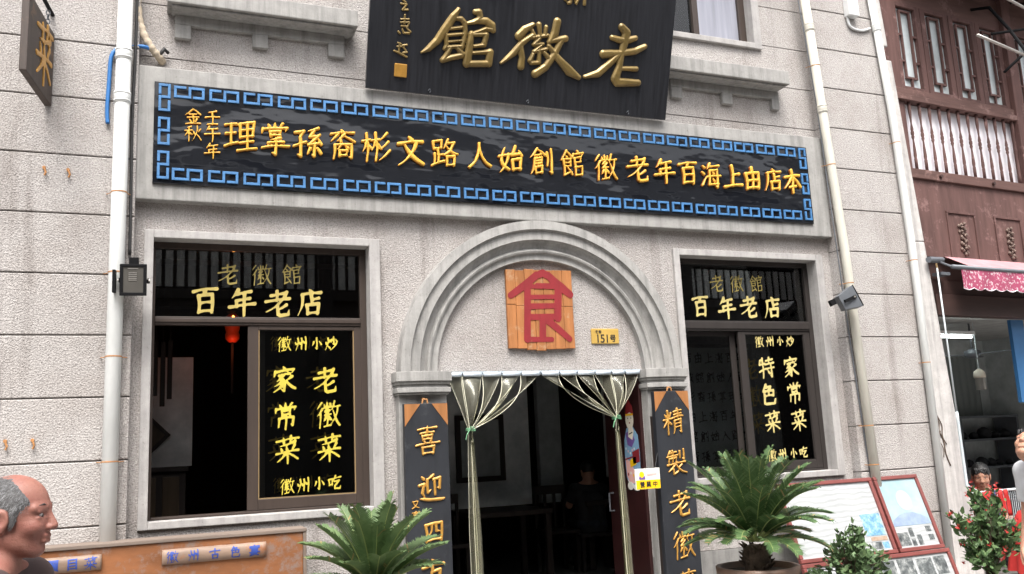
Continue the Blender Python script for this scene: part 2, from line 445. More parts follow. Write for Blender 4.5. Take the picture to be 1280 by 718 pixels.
# ------------------------------------------------------------------ mesh builder
class MB:
    def __init__(self):
        self.v, self.f, self.mi = [], [], []

    def add(self, verts, faces, mi=0):
        o = len(self.v)
        self.v += [tuple(map(float, p)) for p in verts]
        self.f += [tuple(i+o for i in f) for f in faces]
        self.mi += [mi]*len(faces)
        return self

    def box(self, x0, x1, y0, y1, z0, z1, mi=0):
        v = [(x0, y0, z0), (x1, y0, z0), (x1, y1, z0), (x0, y1, z0), (x0, y0, z1), (x1, y0, z1), (x1, y1, z1), (x0, y1, z1)]
        return self.add(v, [(0, 3, 2, 1), (4, 5, 6, 7), (0, 1, 5, 4), (1, 2, 6, 5), (2, 3, 7, 6), (3, 0, 4, 7)], mi)

    def cbox(self, x0, x1, y0, y1, z0, z1, c=0.004, mi=0):
        """box whose front (-Y) edges are chamfered"""
        y2 = y0+c
        v = [(x0+c, y0, z0+c), (x1-c, y0, z0+c), (x1-c, y0, z1-c), (x0+c, y0, z1-c),
             (x0, y2, z0), (x1, y2, z0), (x1, y2, z1), (x0, y2, z1),
             (x0, y1, z0), (x1, y1, z0), (x1, y1, z1), (x0, y1, z1)]
        f = [(0, 1, 2, 3), (8, 11, 10, 9)]
        for i in range(4):
            j = (i+1) % 4
            f.append((4+i, 4+j, j, i))
            f.append((8+i, 8+j, 4+j, 4+i))
        return self.add(v, f, mi)

    def prism(self, poly, y0, y1, mi=0, to=None):
        """poly in (x, z), extruded along y"""
        n = len(poly)
        v = [(x, y0, z) for x, z in poly]+[(x, y1, z) for x, z in poly]
        f = [tuple(range(n)), tuple(range(2*n-1, n-1, -1))]
        for i in range(n):
            j = (i+1) % n
            f.append((i, n+i, n+j, j))
        if to:
            v = [to(*p) for p in v]
        return self.add(v, f, mi)

    def tube(self, pts, rad, n=10, mi=0, caps=True):
        pts = [np.array(p, float) for p in pts]
        if not hasattr(rad, '__len__'):
            rad = [rad]*len(pts)
        rings, up = [], None
        for i, p in enumerate(pts):
            t = pts[min(i+1, len(pts)-1)]-pts[max(i-1, 0)]
            t = t/(np.linalg.norm(t)+1e-9)
            if up is None:
                up = np.array([0, 0, 1.0]) if abs(t[2]) < 0.9 else np.array([1.0, 0, 0])
            a = np.cross(t, up)
            a /= np.linalg.norm(a)+1e-9
            up = np.cross(a, t)
            rings.append([p+rad[i]*(math.cos(2*math.pi*k/n)*a+math.sin(2*math.pi*k/n)*up) for k in range(n)])
        v = [q for r in rings for q in r]
        f = []
        for i in range(len(pts)-1):
            for k in range(n):
                a, b = i*n+k, i*n+(k+1) % n
                f.append((a, b, b+n, a+n))
        if caps:
            f.append(tuple(range(n-1, -1, -1)))
            f.append(tuple((len(pts)-1)*n+k for k in range(n)))
        return self.add(v, f, mi)

    def lathe(self, prof, c, n=20, mi=0, sq=0.0):
        """profile of (radius, z) round a vertical axis at c"""
        v, f = [], []
        for r_, z in prof:
            for k in range(n):
                a = 2*math.pi*k/n
                v.append((c[0]+r_*math.cos(a), c[1]+r_*math.sin(a), c[2]+z))
        for i in range(len(prof)-1):
            for k in range(n):
                a, b = i*n+k, i*n+(k+1) % n
                f.append((a, b, b+n, a+n))
        f.append(tuple(range(n-1, -1, -1)))
        f.append(tuple((len(prof)-1)*n+k for k in range(n)))
        return self.add(v, f, mi)

    def xf(self, fn):
        self.v = [tuple(fn(*p)) for p in self.v]
        return self

    def build(self, name, mats, parent=None, smooth=False, bevel=0.0, fix=True):
        me = bpy.data.meshes.new(name)
        off = np.zeros(3)
        if parent is not None:
            rt = parent
            while rt.parent is not None:
                rt = rt.parent
            off = np.array(rt.location)
        me.from_pydata([tuple(np.array(p)-off) for p in self.v], [], self.f)
        if not isinstance(mats, (list, tuple)):
            mats = [mats]
        for m in mats:
            me.materials.append(m)
        for p, i in zip(me.polygons, self.mi):
            p.material_index = i
        if fix or bevel:
            bm = bmesh.new()
            bm.from_mesh(me)
            if bevel:
                bmesh.ops.remove_doubles(bm, verts=bm.verts, dist=1e-6) if False else None
                es = [e for e in bm.edges if len(e.link_faces) == 2 and e.calc_face_angle(0) > 0.6]
                bmesh.ops.bevel(bm, geom=es, offset=bevel, segments=2, affect='EDGES', profile=0.6, clamp_overlap=True)
            if fix:
                bmesh.ops.recalc_face_normals(bm, faces=bm.faces)
            bm.to_mesh(me)
            bm.free()
        if smooth:
            for p in me.polygons:
                p.use_smooth = True
        o = bpy.data.objects.new(name, me)
        COL.objects.link(o)
        if parent is not None:
            o.parent = parent
        return o

def tag(o, label, cat, group=None):
    o['label'] = label
    o['category'] = cat
    if group:
        o['group'] = group
    return o

def thing(name, label, cat, loc=(0, 0, 0), group=None):
    o = bpy.data.objects.new(name, None)
    o.empty_display_size = 0.1
    o.location = loc
    COL.objects.link(o)
    return tag(o, label, cat, group)

def structure(o):
    o['kind'] = 'structure'
    return o

# strokes of the three big gilded characters and the signature, metres on the board
BIG = {
'guan': [[(0.708,0.687,0.0125),(0.669,0.623,0.023),(0.605,0.519,0.0245),(0.55,0.427,0.0225),(0.483,0.357,0.0175),(0.427,0.319,0.006)],[(0.695,0.617,0.013),(0.737,0.618,0.0145),(0.766,0.593,0.015),(0.777,0.532,0.0145),(0.771,0.464,0.014),(0.757,0.395,0.013)],[(0.655,0.531,0.0095),(0.746,0.552,0.011)],[(0.626,0.476,0.01),(0.75,0.502,0.0105)],[(0.619,0.483,0.012),(0.628,0.398,0.014),(0.612,0.37,0.011)],[(0.636,0.426,0.0075),(0.753,0.45,0.0085)],[(0.636,0.385,0.0115),(0.751,0.406,0.012)],[(0.66,0.383,0.0145),(0.624,0.307,0.0165),(0.602,0.279,0.0165)],[(0.602,0.279,0.0165),(0.67,0.308,0.0165),(0.759,0.335,0.0175)],[(0.722,0.386,0.0115),(0.766,0.343,0.018)],[(0.851,0.687,0.0165),(0.883,0.688,0.021),(0.896,0.653,0.0175),(0.872,0.621,0.0145)],[(0.79,0.591,0.0095),(0.836,0.605,0.013),(0.877,0.624,0.02),(0.95,0.629,0.021),(1.0,0.601,0.023),(1.014,0.564,0.017)],[(1.008,0.566,0.0145),(0.949,0.57,0.0115),(0.893,0.542,0.01),(0.817,0.508,0.011)],[(0.83,0.515,0.017),(0.819,0.402,0.023),(0.81,0.305,0.025),(0.805,0.275,0.024)],[(0.833,0.508,0.013),(0.958,0.524,0.014)],[(0.956,0.521,0.018),(0.944,0.449,0.017)],[(0.86,0.419,0.0105),(0.945,0.439,0.014)],[(0.853,0.366,0.01),(0.999,0.393,0.015)],[(1.0,0.387,0.022),(0.993,0.298,0.022)],[(0.809,0.275,0.0195),(0.993,0.298,0.02)]],
'hui': [[(1.358,0.655,0.0135),(1.286,0.604,0.0225),(1.239,0.548,0.0245)],[(1.36,0.571,0.0135),(1.272,0.497,0.0195),(1.208,0.411,0.021),(1.1,0.314,0.0085)],[(1.262,0.466,0.018),(1.281,0.377,0.02),(1.277,0.307,0.0225)],[(1.357,0.605,0.011),(1.377,0.565,0.013)],[(1.411,0.662,0.016),(1.428,0.576,0.013)],[(1.477,0.65,0.013),(1.471,0.581,0.012)],[(1.357,0.55,0.012),(1.494,0.584,0.012)],[(1.423,0.549,0.0135),(1.375,0.495,0.012),(1.46,0.511,0.011)],[(1.451,0.504,0.0105),(1.38,0.438,0.012),(1.492,0.473,0.012)],[(1.431,0.459,0.013),(1.434,0.359,0.0145)],[(1.377,0.416,0.0125),(1.353,0.362,0.0145)],[(1.477,0.443,0.0125),(1.516,0.407,0.015)],[(1.368,0.347,0.0135),(1.439,0.357,0.0115)],[(1.575,0.705,0.025),(1.561,0.614,0.025),(1.511,0.533,0.014)],[(1.529,0.545,0.0155),(1.661,0.579,0.0205)],[(1.624,0.557,0.018),(1.573,0.444,0.0205),(1.499,0.328,0.0225),(1.409,0.262,0.0245)],[(1.513,0.501,0.0135),(1.613,0.405,0.021),(1.718,0.32,0.03),(1.811,0.276,0.016)]],
'lao': [[(2.181,0.741,0.023),(2.231,0.699,0.0285),(2.219,0.609,0.026),(2.201,0.529,0.0215)],[(2.096,0.642,0.016),(2.218,0.626,0.0235),(2.322,0.666,0.0165)],[(2.026,0.495,0.026),(2.176,0.522,0.02),(2.328,0.555,0.0215),(2.422,0.607,0.0165)],[(2.189,0.521,0.0195),(2.084,0.416,0.0215),(1.991,0.328,0.0235),(1.864,0.288,0.011)],[(2.202,0.518,0.0195),(2.188,0.406,0.0235),(2.159,0.302,0.03),(2.18,0.276,0.028),(2.386,0.293,0.0205)],[(2.204,0.396,0.013),(2.356,0.409,0.0165)]],
'zhi': [[(0.249,0.702,0.007),(0.277,0.682,0.008)],[(0.24,0.669,0.007),(0.286,0.668,0.0085),(0.259,0.628,0.0085)],[(0.255,0.624,0.0075),(0.297,0.629,0.0085)]],
'hui2': [[(0.277,0.587,0.008),(0.276,0.521,0.0085)],[(0.247,0.551,0.007),(0.31,0.559,0.007)],[(0.248,0.527,0.0075),(0.315,0.536,0.0075),(0.305,0.507,0.007)],[(0.254,0.5,0.0075),(0.305,0.503,0.007)],[(0.232,0.455,0.008),(0.245,0.443,0.008)],[(0.262,0.477,0.007),(0.274,0.451,0.008),(0.316,0.452,0.0095)],[(0.297,0.49,0.007),(0.328,0.465,0.0085)]],
'ti': [[(0.233,0.369,0.007),(0.258,0.364,0.007)],[(0.23,0.341,0.007),(0.263,0.345,0.0075)],[(0.246,0.363,0.008),(0.245,0.297,0.0085)],[(0.207,0.306,0.007),(0.241,0.296,0.008),(0.31,0.27,0.0085)],[(0.271,0.354,0.0075),(0.305,0.362,0.008)],[(0.281,0.339,0.007),(0.299,0.317,0.009)],[(0.279,0.299,0.008),(0.308,0.306,0.0085)]],
}

# brush-written characters: strokes on a 100 x 100 square, widths follow the stroke's direction
KAI = {
'百': '8,90 92,94/52,92 42,76/26,72 27,10/26,72 76,75 74,8/28,44 74,46/27,13 74,15',
'年': '34,96 12,66/30,80 80,84/28,56 76,59/30,56 30,36/4,34 96,38/56,82 54,0',
'店': '48,98 58,88/20,82 92,86/22,82 20,50 4,8/56,76 56,44/57,62 84,66/36,42 40,8/36,42 82,46 77,8/40,11 78,13',
'州': '10,66 16,52/30,92 30,50 14,8/42,64 48,50/56,88 56,14/68,68 76,54/86,94 86,4',
'小': '52,94 52,10 40,18/28,66 14,36/72,68 88,40',
'炒': '10,66 16,50/44,76 36,60/28,92 26,50 6,8/28,36 42,20/70,94 70,44 62,50/56,78 50,58/84,78 94,60/90,48 72,22 42,4',
'吃': '8,74 10,34/8,74 34,77 31,36/10,38 32,40/56,96 42,66/52,80 94,84/48,58 84,62 50,28 52,10 88,8 92,26',
'家': '48,98 54,88/14,84 8,64/14,82 90,86 82,72/28,66 72,69/48,66 20,44/38,56 54,36 50,4 38,12/46,44 12,26/50,30 8,4/82,58 58,42/58,46 74,24 96,10',
'常': '50,98 50,82/26,94 32,84/76,96 66,84/12,80 8,64/12,78 90,81 84,68/34,68 36,50/34,68 68,70 66,52/36,53 66,54/22,40 22,8/22,40 80,43 78,10 70,16/50,52 50,-4',
'菜': '6,84 94,88/34,96 36,76/64,98 60,76/80,76 20,66/24,58 30,48/46,60 50,48/78,62 68,48/8,38 94,42/50,48 50,-2/48,38 10,8/52,38 90,10',
'特': '14,88 6,66/8,66 40,70/26,96 26,0/4,32 42,44/50,84 90,88/68,98 68,68/44,66 98,70/44,44 96,47/80,62 80,4 70,12/56,36 64,22',
'色': '36,98 12,66/32,84 66,87 54,68/22,66 82,69 78,42/50,68 50,44/24,43 78,45/22,66 22,10 34,4 84,4 90,24',
'土': '24,60 76,63/50,94 50,10/8,10 94,12',
'本': '10,70 90,74/50,98 50,-2/48,70 8,22/52,70 94,24/34,24 68,26',
'由': '16,74 20,8/16,74 84,77 80,8/19,42 82,44/20,11 80,13/50,98 50,10',
'上': '48,94 48,10/50,54 82,58/6,8 96,11',
'海': '12,90 22,80/6,64 16,54/6,10 24,40/48,98 34,74/44,84 94,88/46,68 40,10 86,12/46,68 84,71 80,-2 70,4/30,42 98,45/60,64 66,54/58,34 64,24',
'始': '26,94 12,46 40,12/38,68 30,34 4,4/2,62 48,67/70,96 54,64 90,68/82,80 94,60/56,46 58,8/56,46 90,49 87,8/58,11 88,12',
'創': '34,98 2,66/34,96 64,70/22,72 46,74/20,60 50,62 49,40/20,50 50,51/20,40 49,41/20,60 16,26 4,4/24,28 26,4/24,28 52,30 50,4/26,6 50,7/74,80 74,30/92,94 92,2 82,10',
'入': '46,86 38,50 6,6/40,94 56,60 96,6',
'路': '8,92 10,64/8,92 40,94 38,66/10,66 38,68/24,64 24,14/26,42 42,44/10,48 10,14/2,8 46,20/64,98 48,66/60,84 88,87 70,56 46,42/58,74 76,54 98,44/56,36 58,4/56,36 86,38 84,4/58,6 84,8',
'文': '46,98 56,86/6,76 94,80/72,78 48,32 6,2/26,76 56,32 96,2',
'彬': '2,70 30,73/18,96 18,0/17,68 2,34/22,56 30,44/34,70 64,73/50,96 50,0/48,68 34,36/52,66 66,42/90,96 66,72/94,66 66,42/98,36 62,2',
'裔': '46,98 54,90/12,86 90,89/36,84 10,62/58,84 30,60/44,72 44,56/56,78 92,58/22,48 20,2/22,48 80,50 80,4 72,8/44,48 34,34/56,48 66,36/38,28 40,10/38,28 64,29 62,10/40,12 62,13',
'孫': '6,84 36,87 22,68/22,68 26,4 14,12/2,40 40,50/84,96 50,86/70,86 54,66 82,70/88,74 50,40 88,46/82,60 92,42/70,42 70,2 62,8/56,28 48,10/80,30 92,12',
'掌': '50,98 50,84/28,95 33,86/74,97 66,86/12,82 8,68/12,80 90,83 84,72/34,70 36,56/34,70 68,72 66,57/36,58 66,59/66,50 34,44/26,34 76,37/8,20 94,23/52,48 52,-4 40,2',
'理': '2,86 36,89/6,58 34,61/20,88 20,24/0,18 40,30/48,90 50,44/48,90 92,93 89,46/49,68 90,70/50,46 90,48/70,92 70,6/50,28 90,31/40,4 98,7',
'壬': '74,94 24,84/6,52 94,56/50,86 50,8/20,8 80,11',
'午': '30,94 14,66/28,76 80,80/4,44 96,48/52,78 50,-2',
'金': '48,98 4,60/52,98 96,62/30,64 70,66/16,44 84,47/50,64 50,8/28,32 36,18/72,34 62,18/6,4 94,7',
'秋': '38,94 8,84/2,66 44,70/24,88 24,0/23,66 2,34/27,58 42,44/52,64 58,48/94,74 84,58/74,94 70,50 44,4/72,46 98,4',
'喜': '14,90 86,93/50,100 50,78/24,76 76,78/30,66 33,52/30,66 70,68 67,53/33,54 67,55/36,48 42,40/64,50 58,40/4,36 96,39/28,26 31,2/28,26 74,28 70,2/31,5 71,6',
'迎': '58,94 36,80/36,80 36,34 50,44/60,78 86,81 84,44 76,48/64,80 64,24/12,92 22,82/4,62 24,65 14,34 22,18/4,16 30,10 98,4',
'四': '12,78 16,8/12,78 88,81 84,8/40,76 38,50 26,36/60,78 60,48 76,46/16,12 84,14',
'方': '46,98 56,88/6,74 94,78/44,54 78,57 72,4 60,12/46,76 40,36 8,2',
'精': '8,82 14,70/38,86 32,72/2,60 42,63/22,96 22,0/21,58 2,30/25,54 40,40/52,88 92,91/54,76 90,78/72,98 72,64/46,64 98,67/56,52 56,20 48,0/56,52 88,54 87,2 78,8/57,38 87,39/57,24 87,25',
'製': '20,96 8,82/16,88 50,91/4,74 56,77/32,98 32,54/14,66 14,54/14,66 50,68 49,56/68,90 68,64/88,96 88,56 80,60/48,54 54,46/6,42 94,45/44,42 8,16/34,24 34,4 54,12/76,36 60,26/50,40 70,14 96,2',
'徽': '24,98 4,76/26,74 2,46/16,60 16,0/47,96 47,77/35,90 35,76/35,76 60,77/60,90 59,77/49,72 36,61 54,62/55,64 36,46 60,48/47,46 47,8/39,36 33,24/55,38 62,26/34,2 62,5/78,98 66,66/70,76 99,79/90,77 82,40 60,4/70,62 82,28 99,2',
'館': '24,98 2,62/24,96 48,74/22,78 28,71/12,64 12,4/12,64 42,66 41,38/14,51 40,52/14,38 41,39/12,4 46,18/26,34 46,6/70,99 75,90/54,86 51,70/54,84 97,87 90,75/60,70 60,2/60,70 87,72 85,53/61,53 86,54/60,34 91,36 88,2/61,4 88,5',
'老': '22,82 76,86/46,98 46,62/4,60 96,64/84,90 56,50 4,20/50,42 50,8 58,2 90,3 94,20/84,40 54,26',
'古': '6,72 94,76/50,96 50,46/26,44 30,6/26,44 76,46 72,6/30,9 72,10',
}
def kai_strokes(ch):
    """normalised strokes (x, y, radius) about the centre of a unit square"""
    if ch not in KAI:
        return None
    raw = [[tuple(float(q)/100-0.5 for q in p.split(',')) for p in st.split(' ')] for st in KAI[ch].split('/')]
    n = len(raw)
    base = 0.052 if n <= 5 else (0.044 if n <= 8 else (0.038 if n <= 10 else (0.034 if n <= 15 else 0.029)))
    out = []
    for st in raw:
        P = [np.array(p) for p in st]
        d = P[-1]-P[0]
        L = float(np.linalg.norm(d))
        if len(P) == 2:
            if L < 0.22 and not (abs(d[0]) > 2.2*abs(d[1])):
                w = [0.55, 1.0, 1.15] if d[0] >= 0 else [1.15, 0.9, 0.45]
            elif abs(d[1]) < 0.4*abs(d[0]) and d[0] > 0:
                w = [1.0, 0.68, 1.05]
            elif abs(d[0]) < 0.25*abs(d[1]):
                w = [1.15, 0.92, 0.80]
            elif d[0] < 0:
                w = [1.15, 0.85, 0.28]
            elif d[1] > 0:
                w = [1.2, 0.8, 0.3]
            else:
                w = [0.45, 0.95, 1.0]
            m = (P[0]+P[1])/2
            if L > 0.3:
                m = m+np.array((-d[1], d[0]))*0.035
            pts = [P[0], m, P[1]]
        else:
            cx = P[1]
            if len(P) == 3 and np.dot(P[1]-P[0], P[2]-P[1]) > 0.35*np.linalg.norm(P[1]-P[0])*np.linalg.norm(P[2]-P[1]):
                pts, w = [], []
                for i in range(7):
                    t = i/6
                    pts.append((1-t)**2*P[0]+2*t*(1-t)*(P[1]*2-(P[0]+P[2])/2)*1.0+t*t*P[2])
                    w.append((1.15-0.85*t) if d[0] < 0 else (0.4+0.75*math.sin(math.pi*min(1, t*1.02)*0.72)))
            else:
                pts = P
                w = [1.0]+[1.08]*(len(P)-2)+[0.85]
                last = P[-1]-P[-2]
                if np.linalg.norm(last) < 0.2:
                    w[-1] = 0.3
        out.append([(float(p[0]), float(p[1]), base*q) for p, q in zip(pts, w)])
    return out

# ------------------------------------------------------------------ lettering (distance fields -> carved relief)
_gl = {}
def glyph(ch):
    """closed outlines of one character from the built-in font, em units, centred"""
    if ch in _gl:
        return _gl[ch]
    cu = bpy.data.curves.new('g', 'FONT')
    cu.body = ch
    o = bpy.data.objects.new('g', cu)
    COL.objects.link(o)
    dg = bpy.context.evaluated_depsgraph_get()
    c = o.evaluated_get(dg).to_curve(dg)
    polys = []
    for s in c.splines:
        b = s.bezier_points
        if len(b) < 3:
            continue
        pl = []
        for i in range(len(b)):
            p0, p1 = b[i], b[(i+1) % len(b)]
            P = [np.array(q[:2]) for q in (p0.co, p0.handle_right, p1.handle_left, p1.co)]
            d = np.linalg.norm(P[3]-P[0])
            lin = np.linalg.norm(np.cross(P[1]-P[0], P[3]-P[0])) + np.linalg.norm(np.cross(P[2]-P[0], P[3]-P[0])) < 1e-4
            k = 1 if lin or d < 0.01 else 4
            for j in range(k):
                t = j/k
                pl.append((1-t)**3*P[0]+3*(1-t)**2*t*P[1]+3*(1-t)*t*t*P[2]+t**3*P[3])
        polys.append(np.array(pl))
    bpy.data.objects.remove(o)
    bpy.data.curves.remove(cu)
    al = np.concatenate(polys)
    c0 = (al.min(0)+al.max(0))/2
    h = max(al.max(0)-al.min(0))
    polys = [(p-c0)/max(h, 0.6) for p in polys]
    _gl[ch] = polys
    return polys

def sd_polys(P, polys):
    d2 = np.full(len(P), 1e9)
    wn = np.zeros(len(P), int)
    for pl in polys:
        A = pl
        B = np.roll(pl, -1, 0)
        for a, b in zip(A, B):
            e = b-a
            w = P-a
            t = np.clip((w@e)/(e@e+1e-12), 0, 1)
            q = w-t[:, None]*e
            d2 = np.minimum(d2, (q*q).sum(1))
            cr = e[0]*w[:, 1]-e[1]*w[:, 0]
            upc = (a[1] <= P[:, 1]) & (b[1] > P[:, 1]) & (cr > 0)
            dnc = (a[1] > P[:, 1]) & (b[1] <= P[:, 1]) & (cr < 0)
            wn += upc.astype(int)-dnc.astype(int)
    d = np.sqrt(d2)
    return np.where(wn != 0, -d, d)

def sd_strokes(P, strokes):
    out = np.full(len(P), 1e9)
    for s in strokes:
        for (ax, ay, ar), (bx, by, br) in zip(s[:-1], s[1:]):
            a, e = np.array([ax, ay]), np.array([bx-ax, by-ay])
            w = P-a
            t = np.clip((w@e)/(e@e+1e-12), 0, 1)
            q = w-t[:, None]*e
            out = np.minimum(out, np.sqrt((q*q).sum(1))-(ar+(br-ar)*t))
    return out

def relief(sd, xs, ys, prof, base=-0.002):
    """verts/faces of the region sd<0: top face heights by prof(depth), skirt down to base"""
    nx, ny = len(xs), len(ys)
    S = sd.reshape(ny, nx)
    gy, gx = np.gradient(S, ys, xs)
    X, Y = np.meshgrid(xs, ys)
    inc = np.zeros((ny-1, nx-1), bool)
    neg = S < 0
    inc = neg[:-1, :-1] | neg[1:, :-1] | neg[:-1, 1:] | neg[1:, 1:]
    gn = np.maximum(gx*gx+gy*gy, 0.25)
    push = np.where(S > 0, S/gn, 0)
    h = (xs[1]-xs[0])*1.1
    push = np.clip(push, 0, h)
    PX, PY = X-gx*push, Y-gy*push
    H = prof(np.clip(-S, 0, None))
    idx = -np.ones((ny, nx), int)
    verts, faces = [], []
    def vid(j, i):
        if idx[j, i] < 0:
            idx[j, i] = len(verts)
            verts.append((PX[j, i], PY[j, i], H[j, i]))
        return idx[j, i]
    cells = set(zip(*np.nonzero(inc)))
    edges = []
    for (j, i) in cells:
        q = [(j, i), (j, i+1), (j+1, i+1), (j+1, i)]
        faces.append(tuple(vid(*p) for p in q))
        for k, nb in enumerate(((j-1, i), (j, i+1), (j+1, i), (j, i-1))):
            if nb not in cells:
                edges.append((faces[-1][k], faces[-1][(k+1) % 4]))
    ntop = len(faces)
    low = {}
    for a, b in edges:
        for q in (a, b):
            if q not in low:
                low[q] = len(verts)
                verts.append((verts[q][0], verts[q][1], base))
        faces.append((a, low[a], low[b], b))
    return verts, faces, ntop

def letter_mesh(ch, size, n=44, height=0.01, ridge=0.4, wx=0.0, wy=0.0, rise=0.10, bold=1.0):
    s = 0.62
    xs = np.linspace(-s, s, n)
    X, Y = np.meshgrid(xs, xs)
    st = kai_strokes(ch)
    if st:
        sk = rise
        sq = np.stack([(X+0.012*np.sin(7*Y+ord(ch))).ravel(), (Y-sk*X+0.010*np.sin(6*X+ord(ch))).ravel()], 1)
        S = sd_strokes(sq, [[(p[0], p[1], p[2]*bold) for p in q] for q in st]).reshape(n, n)
    else:
        S = sd_polys(np.stack([X.ravel()*1.05, (Y-rise*X).ravel()*1.05], 1), glyph(ch)).reshape(n, n)-max(wx, 0.006)
    S = S-0.004*np.sin(13*X+7*Y+ord(ch))
    hh = height/size
    pr = lambda d: hh*(1-ridge)+hh*ridge*np.clip(d/0.035, 0, 1)
    v, f, nt_ = relief(S.ravel(), xs, xs, pr, -0.1*hh)
    return [(a*size, b*size, c*size) for a, b, c in v], f, nt_

def wall_frame(o, ex=(1, 0, 0), ey=(0, 0, 1), en=(0, -1, 0)):
    o, ex, ey, en = (np.array(q, float) for q in (o, ex, ey, en))
    return lambda a, b, c=0.0: o+a*ex+b*ey+c*en

def lettering(items, frame, name, mats, parent, n=30, height=0.002, ridge=0.0, bold=1.0, side=False, rise=0.10, aspect=0.95, wx=0.0):
    """items: (char, u, v, size) -> one mesh"""
    mb = MB()
    for ch, u, v, s in items:
        V, F, ntp = letter_mesh(ch, s, n, height, ridge, wx, 0, rise, bold)
        mb.add([frame(u+a*aspect, v+b, c) for a, b, c in V], F[:ntp], 0)
        o = len(mb.v)-len(V)
        mb.f += [tuple(i+o for i in f) for f in F[ntp:]]
        mb.mi += [1 if side else 0]*(len(F)-ntp)
    return mb.build(name, mats, parent, smooth=False)

def strokes_mesh(strokes, frame, n, height, ridge, edge, pad=0.05, base=-0.004):
    al = np.array([(p[0], p[1]) for s in strokes for p in s])
    lo, hi = al.min(0)-pad, al.max(0)+pad
    h = max(hi-lo)/n
    xs = np.arange(lo[0], hi[0]+h, h)
    ys = np.arange(lo[1], hi[1]+h, h)
    X, Y = np.meshgrid(xs, ys)
    sd = sd_strokes(np.stack([X.ravel(), Y.ravel()], 1), strokes)
    pr = lambda d: height*(1-ridge)+height*ridge*np.sin(np.clip(d/edge, 0, 1)*math.pi/2)
    V, F, _ = relief(sd, xs, ys, pr, base)
    mb = MB()
    mb.add([frame(*p) for p in V], F)
    return mb

# ------------------------------------------------------------------ setting: street, pavement, floors
mb = MB().add([(-120, -120, 0), (120, -120, 0), (120, 120, -0.0), (-120, 120, 0)], [(0, 1, 2, 3)])
structure(mb.build('street', M['asphalt'], fix=False))
mb = MB()
for i in range(-14, 24):
    mb.cbox(i*0.8+0.003, i*0.8+0.797, -1.9, 0.3, 0.004, 0.10, 0.0)
mb = MB()
mb.box(-12, 18, -1.9, 0.0, 0.004, 0.10)
structure(mb.build('pavement', M['paving'], bevel=0.012))

# ------------------------------------------------------------------ restaurant building
Z0 = 2.04
COURSE = 0.4105
ZS = [round(Z0+COURSE*k, 4) for k in range(-5, 13)]
PY = -0.11           # pilaster face
XL0, XL1 = -3.2, -0.085
XR0, XR1 = 6.035, 6.93
ZTOP = ZS[-1]
bld = thing('restaurant_building', 'grey pebble-dash restaurant building with arched doorway and two large windows', 'building', (2.98, 0, 0))

def holed(mb, x0, x1, z0, z1, y0, y1, holes):
    xs = sorted({x0, x1, *[h[i] for h in holes for i in (0, 1) if x0 < h[i] < x1]})
    zs = sorted({z0, z1, *[h[i] for h in holes for i in (2, 3) if z0 < h[i] < z1]})
    for a, b in zip(xs[:-1], xs[1:]):
        run = None
        for c, d in zip(zs[:-1], zs[1:]):
            mx, mz = (a+b)/2, (c+d)/2
            solid = not any(h[0] < mx < h[1] and h[2] < mz < h[3] for h in holes)
            if solid:
                run = (run[0], d) if run else (c, d)
            if (not solid) and run:
                mb.box(a, b, y0, y1, run[0], run[1])
                run = None
        if run:
            mb.box(a, b, y0, y1, run[0], run[1])

WL = (0.042, 1.568, 1.215, 3.150)      # window openings x0,x1,z0,z1
WR = (4.342, 5.845, 1.250, 3.186)
DO = (2.135, 3.872, 0.0, 2.185)
UR = (4.33, 5.39, 5.318, 6.6)
UL = (0.42, 1.42, 5.318, 6.6)
G = 0.0045
wide = lambda w: (w[0]-0.03, w[1]+0.03, w[2]-0.025, w[3]+0.03)      # rough opening behind the stone surround
mb = MB()
holed(mb, XL1, XR0, 0.66, 3.50, 0.0, 0.24, [wide(WL), wide(WR), (DO[0], DO[1], 0, DO[3])])
for a, b in zip([4.30]+[z for z in ZS if z > 4.4], [z for z in ZS if z > 4.4]):
    holed(mb, XL1+0.001, XR0-0.001, a+G, b-G, 0.0, 0.24, [wide(UR), wide(UL)])
for a, b in zip(ZS[:-1], ZS[1:]):
    mb.cbox(XL0, XL1, PY, 0.22, max(a, 0)+G, b-G, 0.005)
    mb.cbox(XR0, XR1, PY, 0.22, max(a, 0)+G, b-G, 0.005)
wall = mb.build('wall', M['render'], bld)
mb = MB()
mb.box(XL0, XL1-0.012, PY+0.016, 0.2, 0, ZTOP)
mb.box(XR0+0.012, XR1-0.01, PY+0.016, 0.2, 0, ZTOP)
holed(mb, XL1-0.002, XR0+0.002, 4.30, ZTOP, 0.012, 0.215, [wide(UR), wide(UL)])
mb.box(XL1, XR0, 0.02, 0.2, 3.52, 4.28)
mb.build('mortar_joint', M['groove'], bld)
for a, b in ((XL1+0.002, DO[0]), (DO[1], XR0-0.002)):
    MB().box(a, b, -0.02, 0.24, 0.0, 0.655).build('plinth', M['plinth'], bld)
# side, rear and roof so the house is closed
mb = MB()
mb.box(XL0, XL0+0.2, 0.23, 7.0, 0, ZTOP)
mb.box(XR1-0.2, XR1-0.001, 0.23, 7.0, 0, ZTOP)
mb.box(XL0+0.2, XR1-0.2, 6.8, 6.99, 0, ZTOP)
mb.box(XL0-0.15, XR1+0.1, -0.35, 7.1, ZTOP, ZTOP+0.16)
mb.build('house_shell', M['stone2'], bld)
